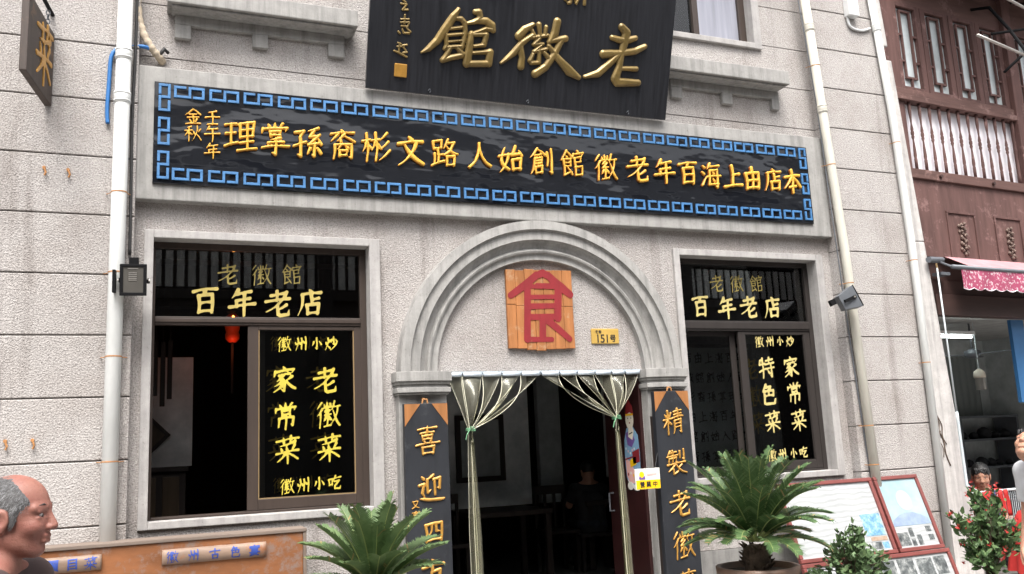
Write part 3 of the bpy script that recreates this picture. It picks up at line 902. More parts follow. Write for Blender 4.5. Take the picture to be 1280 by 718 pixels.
# white painted quoin at the right end, with the flaking brick edge above
mb = MB()
XA = lambda z: 6.995-0.152*z/7.0
XB = lambda z: 7.375-0.068*z
for a, b, d in ((0.0, 3.40, 0.0), (3.403, 5.30, 0.0), (5.45, 7.0, 0.015)):
    mb.prism([(XA(a), a), (XB(a)-d, a), (XB(b)-d, b), (XA(b), b)], -0.128, 0.3)
mb.prism([(XA(5.3)+0.01, 5.301), (XB(5.3)-0.07, 5.301), (XB(5.45)-0.05, 5.449), (XA(5.45)+0.01, 5.449)], -0.115, 0.3)
mb.build('corner_quoin', M['whitewash'], bld, bevel=0.012)
for a, b in ((-0.797, 1.777), (-0.645, 1.777), (-0.650, 3.575), (-0.505, 3.570)):
    mb = MB().tube([(a, -0.108, b), (a, -0.135, b)], 0.011, 8)
    mb.tube([(a, -0.130, b), (a+0.012, -0.132, b-0.035), (a+0.004, -0.128, b-0.055)], 0.007, 6)
    mb.build('wall_bolt', M['rust'], bld)
# stone band that carries the long sign
mb = MB()
mb.box(-0.09, 6.025, -0.085, 0.1, 3.408, 4.395)
mb.build('sign_band', M['stone'], bld, bevel=0.008)

# arch surround
ACX, ACZ = 2.985, 2.175
prof = [(1.222, 0.0), (1.222, -0.135), (1.150, -0.140), (1.146, -0.118), (1.138, -0.112), (1.068, -0.118), (1.064, -0.090),
        (1.050, -0.072), (1.028, -0.058), (1.005, -0.052), (0.995, -0.070), (0.982, -0.080), (0.968, -0.074), (0.962, -0.055),
        (0.952, -0.050), (0.912, -0.052), (0.908, 0.01)]
NA = 72
v, f = [], []
for k in range(NA+1):
    a = math.pi*k/NA
    for r_, y in prof:
        v.append((ACX-r_*math.cos(a), y, ACZ+r_*math.sin(a)))
n_ = len(prof)
for k in range(NA):
    for j in range(n_-1):
        a = k*n_+j
        f.append((a, a+1, a+1+n_, a+n_))
mb = MB().add(v, f)
arch = mb.build('arch_surround', M['stone'], bld)
def capital(x0, x1):
    def slab(z0, z1, g, y):
        poly = []
        for k in range(13):
            t = k/12
            poly.append((x0-g+(x1-x0+2*g)*t, y-0.035*math.sin(math.pi*t)))
        bt = [(x1+g, 0.02), (x0-g, 0.02)]
        pl = poly+bt
        n = len(pl)
        vv = [(px, py, z0) for px, py in pl]+[(px, py, z1) for px, py in pl]
        ff = [tuple(range(n-1, -1, -1)), tuple(range(n, 2*n))]+[(i, (i+1) % n, n+(i+1) % n, n+i) for i in range(n)]
        return vv, ff
    mb = MB()
    for z0, z1, g, y in ((2.105, 2.178, 0.030, -0.150), (2.083, 2.105, 0.018, -0.135), (2.060, 2.083, 0.006, -0.120),
                         (2.022, 2.060, 0.022, -0.140), (2.006, 2.022, 0.010, -0.125)):
        mb.add(*slab(z0, z1, g, y))
    return mb
LP = (1.752, 2.125)
RP = (3.845+0.03, 4.222)
capital(*LP).build('capital', M['stone'], bld, bevel=0.004)
capital(*RP).build('capital', M['stone'], bld, bevel=0.004)
for a, b in (LP, RP):
    mb = MB().box(a, b, -0.095, 0.02, 0.10, 2.006)
    mb.build('door_pier', M['stone'], bld, bevel=0.006)

# ledges over the sign with their fret aprons
def ledge(x0, x1, legs, ztop):
    mb = MB().box(x0, x1, -0.20, 0.05, 4.852, 4.985)
    mb.box(x0+0.03, x1-0.03, -0.17, 0.05, 4.835, 4.851)
    l = mb.build('ledge', M['stone'], bld, bevel=0.008)
    mb = MB()
    mb.box(legs[0][0], legs[-1][1], -0.042, 0.03, 4.762, 4.834)
    for a, b in legs:
        mb.box(a, b, -0.0425, 0.03, 4.655, 4.761)
    mb.build('fret_apron', M['stone'], l, bevel=0.004)
ledge(0.095, 1.475, ((0.15, 0.262), (0.70, 0.815), (1.272, 1.397)), 0)
ledge(4.27, 5.615, ((4.39, 4.505), (4.945, 5.060), (5.512, 5.628-0.03)), 0)

# windows
def stone_frame(w, o, y0=-0.03, sill=True):
    x0, x1, z0, z1 = w
    mb = MB()
    t = 0.062
    mb.box(x0-t, x0, y0, 0.245, z0-0.052, z1+0.058)
    mb.box(x1, x1+t+0.02, y0, 0.245, z0-0.052, z1+0.058)
    mb.box(x0, x1, y0, 0.245, z1, z1+0.058)
    mb.box(x0, x1, y0, 0.245, z0-0.052, z0)
    return mb
def big_window(w, label, trans, sash_x, front_items, top_items, old_items, ghost, rear_x, vinyl, old, fm):
    x0, x1, z0, z1 = w
    wn = stone_frame(w, None).build('window', M['stone2'], bld, bevel=0.006)
    wn['label'] = label
    ta, tb = trans
    mb = MB()
    mb.box(x0, x1, 0.10, 0.16, z1-0.045, z1)
    mb.box(x0, x0+0.018, 0.10, 0.16, z0, z1-0.046)
    mb.box(x1-0.05, x1, 0.10, 0.16, z0, z1-0.046)
    mb.box(x0+0.019, x1-0.051, 0.095, 0.16, ta, tb)
    mb.box(x0+0.019, x1-0.051, 0.085, 0.094, ta+0.018, tb-0.012)
    mb.box(x0+0.019, x1-0.051, 0.09, 0.20, z0, z0+0.018)
    mb.build('frame', fm, wn, bevel=0.004)
    # front sash
    sx0, sx1 = sash_x
    sz0, sz1 = z0+0.020, ta-0.002
    st = 0.075
    mb = MB()
    mb.box(sx0, sx0+st, 0.105, 0.135, sz0, sz1)
    mb.box(sx1-st*0.95, sx1, 0.105, 0.135, sz0, sz1)
    mb.box(sx0+st, sx1-st*0.95, 0.105, 0.135, sz0, sz0+0.075)
    mb.box(sx0+st, sx1-st*0.95, 0.105, 0.135, sz1-0.03, sz1)
    mb.build('sash', fm, wn, bevel=0.004)
    px0, px1, pz0, pz1 = sx0+st, sx1-st*0.95, sz0+0.075, sz1-0.03
    mb = MB()
    for a, b, c, d in ((px0, px0+0.008, pz0, pz1), (px1-0.008, px1, pz0, pz1), (px0+0.008, px1-0.008, pz0, pz0+0.008)):
        mb.box(a, b, 0.112, 0.119, c, d)
    mb.build('glazing_bead', M['bead'] if fm is M['brown'] else fm, wn)
    mb = MB().box(px0, px1, 0.120, 0.124, pz0, pz1)
    mb.build('pane', M['glass'], wn)
    mb = MB().box(x0+0.018, x1-0.05, 0.130, 0.134, tb+0.001, z1-0.046)
    mb.build('pane', M['glass'], wn)
    # rear sash slid behind the front one
    rx0, rx1 = rear_x
    mb = MB()
    mb.box(rx0, rx0+0.06, 0.165, 0.19, sz0, sz1)
    mb.box(rx1-0.06, rx1, 0.165, 0.19, sz0, sz1)
    mb.box(rx0+0.06, rx1-0.06, 0.165, 0.19, sz0, sz0+0.07)
    mb.box(rx0+0.06, rx1-0.06, 0.165, 0.19, sz1-0.03, sz1)
    mb.build('rear_sash', fm, wn, bevel=0.003)
    mb = MB().box(rx0+0.06, rx1-0.06, 0.178, 0.182, sz0+0.07, sz1-0.03)
    mb.build('pane', M['glass'], wn)
    lettering(front_items, wall_frame((0, 0.1195, 0)), 'lettering', [vinyl], wn, 46, 0.0015, bold=1.30)
    lettering(top_items, wall_frame((0, 0.1295, 0)), 'lettering', [M['paleyellow'] if vinyl is M['yellowvinyl'] else vinyl], wn, 50, 0.0015, bold=1.38)
    lettering(old_items, wall_frame((0, 0.1295, 0)), 'lettering', [old], wn, 46, 0.0014)
    if ghost:
        lettering(ghost, wall_frame((0, 0.1765, 0)), 'lettering', [M['ghostvinyl']], wn, 40, 0.0014)
    return wn

fl = [('徽', .951, 2.418, .105), ('州', 1.072, 2.418, .105), ('小', 1.189, 2.420, .095), ('炒', 1.297, 2.420, .105),
      ('家', .951, 2.158, .185), ('老', 1.252, 2.146, .185), ('常', .962, 1.893, .185), ('徽', 1.270, 1.895, .185),
      ('菜', .973, 1.650, .19), ('菜', 1.275, 1.650, .19),
      ('徽', .970, 1.390, .105), ('州', 1.084, 1.390, .105), ('小', 1.198, 1.395, .095), ('吃', 1.312, 1.396, .105)]
big_window(WL, 'left window with its left sash slid open', (2.552, 2.612), (0.692, 1.540), fl,
           [('百', .397, 2.728, .20), ('年', .655, 2.730, .205), ('老', .908, 2.722, .195), ('店', 1.146, 2.730, .205)],
           [('老', .552, 2.932, .15), ('徽', .788, 2.937, .15), ('館', 1.011, 2.945, .15)],
           [(c, u-0.045, v+0.012, s) for c, u, v, s in fl], (0.76, 1.52), M['yellowvinyl'], M['goldvinyl'], M['brown'])
fr = [('徽', 5.220, 2.434, .10), ('州', 5.340, 2.436, .10), ('小', 5.455, 2.438, .09), ('炒', 5.569, 2.438, .10),
      ('特', 5.275, 2.195, .185), ('家', 5.552, 2.201, .185), ('色', 5.272, 1.950, .185), ('常', 5.563, 1.962, .185),
      ('菜', 5.288, 1.706, .185), ('菜', 5.582, 1.710, .185),
      ('徽', 5.245, 1.404, .10), ('州', 5.358, 1.409, .10), ('小', 5.484, 1.413, .09), ('吃', 5.597, 1.417, .10)]
gh = [('老', 5.135, 2.19, .185), ('徽', 5.43, 2.20, .185), ('徽', 5.145, 1.94, .185), ('土', 5.43, 1.95, .185), ('菜', 5.16, 1.70, .185), ('菜', 5.45, 1.70, .185)]
big_window(WR, 'right window with both sashes closed', (2.530, 2.622), (4.985, 5.795), fr,
           [('百', 4.624, 2.750, .195), ('年', 4.907, 2.750, .20), ('老', 5.148, 2.757, .195), ('店', 5.415, 2.754, .20)],
           [('老', 4.817, 2.970, .15), ('徽', 5.035, 2.974, .15), ('館', 5.259, 2.980, .15)],
           gh, (4.93, 5.72), M['cream'], M['goldvinyl'], M['brown2'])
# closed left sash of the right window, further back
wnr = [o for o in bpy.data.objects if o.name.startswith('window') and o.get('label', '').startswith('right window')][0]
mb = MB()
for a, b, c, d in ((4.362, 4.40, 1.27, 2.528), (4.40, 4.93, 1.27, 1.33), (4.40, 4.93, 2.49, 2.528)):
    mb.box(a, b, 0.165, 0.19, c, d)
mb.build('rear_sash', M['brown2'], wnr, bevel=0.003)
mb = MB().box(4.40, 4.93, 0.176, 0.180, 1.33, 2.49)
mb.build('pane', M['glass'], wnr)

def upper_window(w):
    x0, x1, z0, z1 = w
    mb = MB()
    t = 0.085
    mb.box(x0-t, x0, -0.03, 0.245, z0-0.055, z1+0.06)
    mb.box(x1, x1+t, -0.03, 0.245, z0-0.055, z1+0.06)
    mb.box(x0, x1, -0.03, 0.245, z1, z1+0.06)
    mb.box(x0, x1, -0.036, 0.245, z0-0.055, z0)
    wn = mb.build('upper_window', M['stone2'], bld, bevel=0.006)
    mb = MB()
    m_ = x0+(x1-x0)*0.46
    mb.box(x0, x0+0.04, 0.08, 0.13, z0, z1)
    mb.box(x1-0.075, x1, 0.08, 0.13, z0, z1)
    mb.box(m_-0.035, m_+0.005, 0.085, 0.13, z0, z1)
    mb.box(m_+0.006, m_+0.035, 0.095, 0.13, z0, z1)
    mb.box(x0+0.04, x1-0.075, 0.08, 0.13, z0-0.001, z0+0.022)
    mb.build('frame', M['brown'], wn, bevel=0.003)
    mb = MB().box(m_+0.035, x1-0.075, 0.11, 0.114, z0+0.02, z1)
    mb.build('curtain', M['greycurtain'], wn)
    mb = MB().box(x0+0.04, m_-0.03, 0.12, 0.124, z0+0.02, z1)
    mb.build('pane', M['glass'], wn)
upper_window(UR)
upper_window(UL)

# ------------------------------------------------------------------ interior of the restaurant
mb = MB().box(XL0+0.2, XR1-0.2, 0.2, 6.8, 0.02, 0.16)
structure(mb.build('floor', M['floor']))
mb = MB()
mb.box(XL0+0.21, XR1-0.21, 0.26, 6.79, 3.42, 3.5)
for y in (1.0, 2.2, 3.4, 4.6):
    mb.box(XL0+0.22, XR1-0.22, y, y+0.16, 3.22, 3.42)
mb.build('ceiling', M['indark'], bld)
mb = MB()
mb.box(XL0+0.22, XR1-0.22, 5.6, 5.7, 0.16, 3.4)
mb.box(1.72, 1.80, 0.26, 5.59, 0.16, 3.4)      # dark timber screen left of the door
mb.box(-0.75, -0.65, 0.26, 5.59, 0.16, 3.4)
mb.build('timber_partition', M['indark'], bld)  # wall colour kept dark to stand in for the unlit room
MB().box(-0.6, 0.402, 1.80, 1.88, 1.56, 2.505).build('plaster_panel', M['inpanel'], bld)
mb = MB()
mb.box(3.1, 4.37, 3.6, 3.68, 0.9, 2.9)
mb.build('plaster_panel', M['inpanel'], bld)
mb = MB()
mb.box(4.5, 4.80, 3.6, 3.7, 0.9, 2.9)
mb.box(4.9, 6.5, 2.6, 2.66, 1.2, 2.75)
mb.build('plaster_panel', M['inwall'], bld)
cal = thing('calligraphy_panel', 'pale panel with rows of dark writing hung inside the right window', 'wall panel', (6.1, 2.2, 1.2))
MB().box(5.55, 6.66, 2.20, 2.22, 1.15, 2.62).build('sheet', M['inpanel'], cal)
mb = MB()
for a, b, c, d in ((5.50, 6.70, 2.62, 2.66), (5.50, 6.70, 1.11, 1.15), (5.50, 5.55, 1.15, 2.62), (6.66, 6.70, 1.15, 2.62)):
    mb.box(a, b, 2.18, 2.23, c, d)
mb.build('frame', M['indark'], cal)
its = []
txt = '本店由上海百年老徽館創始入路文彬裔孫掌理'
for r_ in range(6):
    for q_ in range(7):
        its.append((txt[(r_*7+q_) % 20], 5.66+q_*0.145, 2.50-r_*0.225, 0.125))
lettering(its, wall_frame((0, 2.1985, 0)), 'lettering', [M['blackink']], cal, 22, 0.001)
pic = thing('framed_picture', 'dark framed picture on the dim wall inside the doorway', 'picture', (3.7, 3.55, 1.2))
mb = MB()
for a, b, c, d in ((3.41, 4.02, 1.92, 1.98), (3.41, 4.02, 1.20, 1.26), (3.41, 3.47, 1.26, 1.92), (3.96, 4.02, 1.26, 1.92)):
    mb.box(a, b, 3.54, 3.58, c, d)
mb.build('frame', M['indark'], pic)
MB().box(3.47, 3.96, 3.56, 3.575, 1.26, 1.92).build('print', M['inwall'], pic)
dia = thing('hanging_ornament', 'dark diamond-shaped frame hanging inside the left window', 'ornament', (0.09, 1.78, 1.65))
mb = MB()
o_, i_ = 0.165, 0.12
c0 = (0.06, 1.83)
po = [(c0[0]+o_*math.cos(k*math.pi/2), c0[1]+o_*math.sin(k*math.pi/2)) for k in range(4)]
pi_ = [(c0[0]+i_*math.cos(k*math.pi/2), c0[1]+i_*math.sin(k*math.pi/2)) for k in range(4)]
for k in range(4):
    j = (k+1) % 4
    mb.prism([po[k], po[j], pi_[j], pi_[k]], 1.755, 1.795)
mb.build('frame', M['indark'], dia)
MB().prism(pi_, 1.77, 1.79).build('face', M['inmid'], dia)
for (x, za, zb, w, lab) in ((0.09, 2.15, 2.62, 0.016, 'dark hanging wooden strip nearest the left jamb inside the left window'),
                            (0.145, 2.06, 2.60, 0.020, 'longest dark hanging wooden strip inside the left window'),
                            (0.20, 2.12, 2.62, 0.020, 'dark hanging wooden strip beside the pale panel in the left window')):
    t = thing('hanging_strip', lab, 'ornament', (x, 1.5, za), 'wooden strips hanging in the left window')
    mb = MB().box(x-w, x+w, 1.49, 1.505, za, zb)
    mb.build('slat', M['indark'], t, bevel=0.003)
    MB().tube([(x, 1.497, zb-0.01), (x, 1.497, 3.42)], 0.003, 6).build('cord', M['cable'], t)
cab = thing('wooden_cabinet', 'dark cabinet with brown doors inside the left window', 'cabinet', (0.0, 1.6, 0.16))
mb = MB().box(-0.6, 0.36, 1.42, 1.79, 1.52, 1.56)
mb.box(-0.58, 0.34, 1.46, 1.78, 0.17, 1.519)
mb.build('carcass', M['indark'], cab, bevel=0.004)
mb = MB()
for k in range(5):
    mb.box(-0.56+k*0.18, -0.56+k*0.18+0.13, 1.445, 1.4605, 0.3, 1.48)
mb.build('door', M['inmid'], cab, bevel=0.004)
lt = thing('red_lantern', 'glowing red lantern hanging inside the left window', 'lantern', (0.705, 1.5, 2.5))
mb = MB().lathe([(0.03, 0.0), (0.058, 0.03), (0.060, 0.065), (0.052, 0.09), (0.06, 0.115), (0.066, 0.17), (0.060, 0.22), (0.03, 0.25)], (0.705, 1.5, 2.60), 14)
mb.build('shade', M['lantern'], lt, True)
mb = MB().lathe([(0.03, 0.0), (0.05, 0.012), (0.05, 0.03)], (0.705, 1.5, 2.85), 12)
mb.tube([(0.705, 1.5, 2.88), (0.705, 1.5, 3.42)], 0.004, 6)
mb.tube([(0.705, 1.5, 2.6), (0.705, 1.5, 2.16)], 0.012, 6)
mb.build('cord_and_cap', M['indark'], lt)
MB().lathe([(0.004, 0.0), (0.012, 0.012), (0.004, 0.026)], (0.705, 1.425, 2.80), 8).build('bulb', M['bulb'], lt, True)
ll = bpy.data.lights.new('lantern_light', 'POINT')
ll.energy = 0.22
ll.color = (1.0, 0.22, 0.08)
ll.shadow_soft_size = 0.05
lo_ = bpy.data.objects.new('lantern_light', ll)
lo_.location = (0.705, 1.38, 2.52)
COL.objects.link(lo_)
# dining furniture in the dark
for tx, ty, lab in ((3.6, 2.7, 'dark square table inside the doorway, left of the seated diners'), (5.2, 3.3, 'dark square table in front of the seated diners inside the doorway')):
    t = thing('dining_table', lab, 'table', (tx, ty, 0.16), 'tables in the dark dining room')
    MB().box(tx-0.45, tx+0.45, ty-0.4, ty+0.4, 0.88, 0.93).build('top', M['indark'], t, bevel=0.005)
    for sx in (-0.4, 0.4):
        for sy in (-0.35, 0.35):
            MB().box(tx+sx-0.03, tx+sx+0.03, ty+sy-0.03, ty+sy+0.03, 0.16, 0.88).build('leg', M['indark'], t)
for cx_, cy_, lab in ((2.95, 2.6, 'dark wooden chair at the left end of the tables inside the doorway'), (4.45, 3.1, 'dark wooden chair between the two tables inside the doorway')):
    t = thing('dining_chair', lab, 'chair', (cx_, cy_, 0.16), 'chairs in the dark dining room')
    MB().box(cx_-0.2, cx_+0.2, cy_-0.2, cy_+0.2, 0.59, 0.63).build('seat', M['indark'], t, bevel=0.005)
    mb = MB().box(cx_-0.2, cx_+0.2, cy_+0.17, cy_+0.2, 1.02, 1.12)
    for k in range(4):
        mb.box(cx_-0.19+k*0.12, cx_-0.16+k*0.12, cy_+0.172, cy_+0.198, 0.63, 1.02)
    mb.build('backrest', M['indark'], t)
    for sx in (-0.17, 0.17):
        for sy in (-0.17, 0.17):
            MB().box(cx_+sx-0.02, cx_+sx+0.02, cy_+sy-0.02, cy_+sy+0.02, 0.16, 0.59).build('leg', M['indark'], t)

# ------------------------------------------------------------------ long black sign with blue fret and yellow letters
sg = thing('long_sign', 'long glossy black signboard with blue fret border and yellow raised characters', 'signboard', (2.92, -0.09, 3.52))
MB().cbox(0.022, 5.808, -0.105, -0.086, 3.522, 4.274, 0.003).build('panel', M['blackfilm'], sg)
SF = wall_frame((0, -0.1055, 0))
rnd = random.Random(3)
UNIT = [(0.34, 1), (0, 1), (0, 0), (0.52, 0), (0.52, 1), (1, 1), (1, 0), (0.68, 0)]
def fret(mb, x0, z0, w, h, vert=False, flip=False):
    t = 0.0092
    pts = []
    for u, v in UNIT:
        if vert:
            u, v = v, u
            if flip:
                u = 1-u
        pts.append((x0+t+(w-2*t)*u, z0+t+(h-2*t)*v))
    for i, ((ax, az), (bx, bz)) in enumerate(zip(pts[:-1], pts[1:])):
        x_0, x_1 = min(ax, bx)-t, max(ax, bx)+t
        z_0, z_1 = min(az, bz)-t, max(az, bz)+t
        # butt the bars: a later bar starts where the earlier one ends
        if i > 0:
            if abs(ax-bx) > abs(az-bz):
                if bx > ax: x_0 += 2*t
                else: x_1 -= 2*t
            else:
                if bz > az: z_0 += 2*t
                else: z_1 -= 2*t
        mb.cbox(x_0, x_1, -0.1175, -0.1052, z_0, z_1, 0.002)
N_ = 23
P0, P1 = 0.150, 5.70
pit = (P1-P0)/N_
def motif(*a):
    mb = MB()
    fret(mb, *a)
    mb.build('fret_motif', M['blue'], sg)
for k in range(N_):
    jx, jz = rnd.uniform(-.004, .004), rnd.uniform(-.002, .002)
    motif(P0+k*pit+jx, 3.550+jz, pit*0.86, 0.088)
    motif(P0+k*pit-jx, 4.163-jz, pit*0.86, 0.088)
for z in (3.553, 3.803, 4.053):
    motif(0.050, z, 0.080, 0.205, True)
    motif(5.706, z, 0.080, 0.205, True, True)
row = [('理', .611), ('掌', .857), ('孫', 1.100), ('裔', 1.357), ('彬', 1.615), ('文', 1.888), ('路', 2.170), ('人', 2.466), ('始', 2.738),
       ('創', 3.013), ('館', 3.299), ('徽', 3.613), ('老', 3.927), ('年', 4.199), ('百', 4.441), ('海', 4.680), ('上', 4.918), ('由', 5.134), ('店', 5.371), ('本', 5.588)]
for i, (c, x) in enumerate(row):
    ch = '入' if c == '人' else c
    sz = 0.236-0.0009*i
    lettering([(c, x, 3.912+0.006*math.sin(i*2.1), sz)], SF, 'character', [M['yellowletter'], M['letterside']], sg, 56, 0.026, 0.30, 1.26, True, 0.10)
for c, x, z in (('壬', .415, 4.032), ('午', .416, 3.915), ('年', .417, 3.785), ('金', .284, 4.029), ('秋', .285, 3.905)):
    lettering([(c, x, z, 0.118)], SF, 'character', [M['yellowletter'], M['letterside']], sg, 36, 0.016, 0.2, 0.9, True, 0.08)

# ------------------------------------------------------------------ tilted name board
TL = R(18)
BO = np.array([1.540, -0.125, 4.386])
bev, ben = (0, -math.sin(TL), math.cos(TL)), (0, -math.cos(TL), -math.sin(TL))
BFm = wall_frame(BO, (1, 0, 0), bev, ben)
nb = thing('name_board', 'big black lacquer name board tilted forward with gilded relief characters', 'signboard', (2.89, -0.125, 4.386))
def bbox3(x0, x1, v0, v1, c0_, c1_, mi=0):
    mb = MB().box(x0, x1, c0_, c1_, v0, v1)
    mb.v = [tuple(BFm(x, z, y)) for x, y, z in mb.v]
    return mb
bbox3(0, 2.70, 0, 1.36, -0.03, 0.010).build('panel', M['blackboard'], nb, bevel=0.006)
for i, a in enumerate((0.50, 1.35, 2.30)):
    mb = MB().tube([BFm(a, 0.03, 0.012), BFm(a+0.012, 0.045, 0.022), BFm(a+0.022, 0.03, 0.012), BFm(a+0.012, 0.016, 0.02)], 0.004, 6)
    mb.build('hook', M['greymetal'], nb)
BF2 = wall_frame(BFm(0, 0, 0.010), (1, 0, 0), bev, ben)
for k in ('guan', 'hui', 'lao'):
    strokes_mesh([[(p[0], p[1], p[2]*1.38) for p in q] for q in BIG[k]], BF2, 150, 0.030, 0.62, 0.024).build('character', M['gold'], nb, smooth=False)
for k in ('zhi', 'hui2', 'ti'):
    strokes_mesh(BIG[k], BF2, 60, 0.012, 0.5, 0.008, 0.02).build('character', M['gold'], nb)
for c, u, v_, s in (('新', 1.735, 0.985, 0.25), ('安', 1.06, 0.955, 0.26)):
    lettering([(c, u, v_, s)], BF2, 'character', [M['gold']], nb, 44, 0.018, 0.5, wx=0.02)
mb = MB().box(0.215, 0.317, 0.0, 0.014, 0.110, 0.213)
mb.v = [tuple(BF2(x, z, y)) for x, y, z in mb.v]
mb.build('seal', M['goldc'], nb, bevel=0.008)

# ------------------------------------------------------------------ plaque and number plate in the arch
pq = thing('plank_plaque', 'orange plank plaque with one red painted character under the arch', 'plaque', (2.97, 0, 2.36))
mb = MB()
px = [2.676, 2.755, 2.838, 2.920, 3.002, 3.088, 3.175, 3.264]
rnd = random.Random(3)
for i, (a, b) in enumerate(zip(px[:-1], px[1:])):
    d = rnd.uniform(-0.002, 0.002)
    mid = 2.715+rnd.uniform(-0.01, 0.01)
    zt, zb = 3.003+rnd.uniform(-0.006, 0.006), 2.360+rnd.uniform(-0.008, 0.008)-0.012*math.sin(math.pi*i/6)
    mb.cbox(a+0.0012, b-0.0012, -0.040+d, -0.012, mid+0.0012, zt, 0.003)
    mb.cbox(a+0.0012, b-0.0012, -0.040-d, -0.012, zb, mid-0.0012, 0.003)
mb.box(2.70, 3.24, -0.0119, 0.005, 2.42, 2.48)
mb.box(2.70, 3.24, -0.0119, 0.005, 2.86, 2.92)
mb.build('planks', M['plank'], pq)
PLQ = [[(2.933,2.952,0.0267),(3.003,2.98,0.0315),(3.076,2.942,0.0291)],[(2.946,2.961,0.0303),(2.849,2.884,0.0315),(2.711,2.789,0.0267)],[(3.046,2.964,0.0303),(3.094,2.919,0.0339),(3.166,2.862,0.0364),(3.239,2.806,0.0303)],[(2.904,2.865,0.017),(3.154,2.867,0.0194)],[(2.862,2.884,0.0291),(2.847,2.604,0.0291),(2.837,2.435,0.0291)],[(3.134,2.85,0.0327),(3.116,2.607,0.0315)],[(2.862,2.777,0.0194),(3.124,2.785,0.0194)],[(2.858,2.701,0.0242),(3.119,2.71,0.0218)],[(2.853,2.613,0.0251),(3.126,2.621,0.0251)],[(2.837,2.433,0.0218),(3.052,2.433,0.0206)],[(2.982,2.605,0.0291),(2.973,2.446,0.0291)],[(3.03,2.583,0.0303),(3.108,2.524,0.0291),(3.213,2.437,0.0242)],[(2.941,2.885,0.0097),(3.079,2.886,0.0097)]]
strokes_mesh(PLQ, wall_frame((0, -0.0425, 0)), 150, 0.0012, 0.0, 0.01, 0.04, -0.0008).build('painted_character', M['redpaint'], pq)
nm = thing('number_plate', 'small yellow house number plate with black digits under the arch', 'number plate', (3.559, 0, 2.40))
MB().box(3.430, 3.688, -0.014, 0.002, 2.401, 2.528).build('plate', M['plateyellow'], nm, bevel=0.006)
NF = wall_frame((0, -0.0145, 0))
lettering([('1', 3.488, 2.444, .068), ('5', 3.531, 2.444, .070), ('1', 3.575, 2.444, .068), ('号', 3.628, 2.446, .060),
           ('老', 3.478, 2.500, .028), ('街', 3.510, 2.500, .028)], NF, 'lettering', [M['blackink']], nm, 40, 0.0012, rise=0.0, wx=0.022)

# ------------------------------------------------------------------ couplet boards beside the door
def couplet(x0, x1, zt, label, chars, small=None):
    t = thing('couplet_board', label, 'couplet board', ((x0+x1)/2, -0.1, 0.2), 'couplet boards beside the door')
    MB().box(x0, x1, -0.215, -0.165, 0.22, zt).build('board', M['couplet'], t, bevel=0.005)
    MB().box(x0+0.02, x1-0.02, -0.1645, -0.093, 0.4, zt-0.2).build('batten', M['indark'], t)
    w = (x1-x0)
    for s in (0, 1):
        a = x0+0.003 if s == 0 else x1-0.003
        q = 1 if s == 0 else -1
        poly = [(a, zt-0.003), (a+q*w*0.36, zt-0.003), (a+q*w*0.13, zt-0.105), (a, zt-0.165)]
        MB().prism(poly, -0.2185, -0.2145).build('corner_panel', M['corner'], t)
    mb = MB().tube([((x0+x1)/2-0.022, -0.19, zt-0.003), ((x0+x1)/2-0.015, -0.19, zt+0.03), ((x0+x1)/2+0.015, -0.19, zt+0.03), ((x0+x1)/2+0.022, -0.19, zt-0.003)], 0.007, 6)
    mb.tube([((x0+x1)/2, -0.19, zt+0.03), ((x0+x1)/2, -0.10, zt+0.045)], 0.006, 6)
    mb.build('hanger', M['rust'], t)
    F_ = wall_frame((0, -0.2155, 0))
    for c, x, z, s in chars:
        lettering([(c, x, z, s)], F_, 'character', [M['goldc']], t, 54, 0.013, 0.45, 1.12)
    if small:
        for c, x, z, s in small:
            lettering([(c, x, z, s)], F_, 'character', [M['goldc']], t, 32, 0.008, 0.4, wx=0.025)
    return t
couplet(1.757, 2.090, 1.937, 'charcoal couplet board left of the door with ochre characters', [('喜', 1.927, 1.668, .205), ('迎', 1.944, 1.330, .20), ('四', 1.955, 1.025, .17), ('方', 1.940, .735, .19), ('客', 1.93, .42, .19)],
        [('又', 1.823, 1.215, .06), ('彥', 1.823, 1.135, .075)])
couplet(3.862, 4.190, 1.985, 'charcoal couplet board right of the door beside the yellow sign', [('精', 4.025, 1.735, .20), ('製', 4.026, 1.408, .20), ('老', 4.030, 1.080, .20), ('徽', 4.036, .760, .21), ('菜', 4.036, .46, .20)])

# ------------------------------------------------------------------ maroon door leaf, printed door figure, yellow open sign
dl = thing('door_leaf', 'maroon lacquered door leaf folded back on the right of the doorway', 'door', (3.86, 0.2, 0.16))
MB().box(3.842, 3.871, 0.0, 0.62, 0.17, 2.18).build('leaf', M['maroon'], dl, bevel=0.004)
MB().tube([(3.84, 0.55, 1.15), (3.80, 0.55, 1.15), (3.80, 0.55, 1.0), (3.84, 0.55, 1.0)], 0.008, 8).build('handle', M['greymetal'], dl)
dp = thing('door_print', 'colourful paper figure in robe and red hat pasted on the maroon door', 'door picture', (3.84, 0.14, 1.24))
DFm = lambda a, b, c=0.0: np.array((3.8405-c, 0.165-a, 1.20+b))
def dshape(poly, mat, lay, name):
    mb = MB().prism([(a, b) for a, b in poly], 0, 1)
    mb.v = [tuple(DFm(x, z, 0.0006*lay+0.0005*y)) for x, y, z in mb.v]
    return mb.build(name, mat, dp)
def oval(cx_, cz_, rx, rz, n=16, a0=0, a1=2*math.pi):
    return [(cx_+rx*math.cos(a0+(a1-a0)*k/n), cz_+rz*math.sin(a0+(a1-a0)*k/n)) for k in range(n if a1-a0 > 6.2 else n+1)]
dshape([(-.06, .02), (-.115, .08), (-.13, .22), (-.12, .40), (-.075, .50), (.03, .52), (.11, .44), (.125, .30), (.12, .15), (.085, .03), (.01, -.01)], M['skyblue'], 1, 'robe')
dshape([(-.11, .10), (-.12, .26), (-.05, .22), (.05, .12), (.02, .04), (-.06, .04)], M['pinkprint'], 2, 'robe_panel')
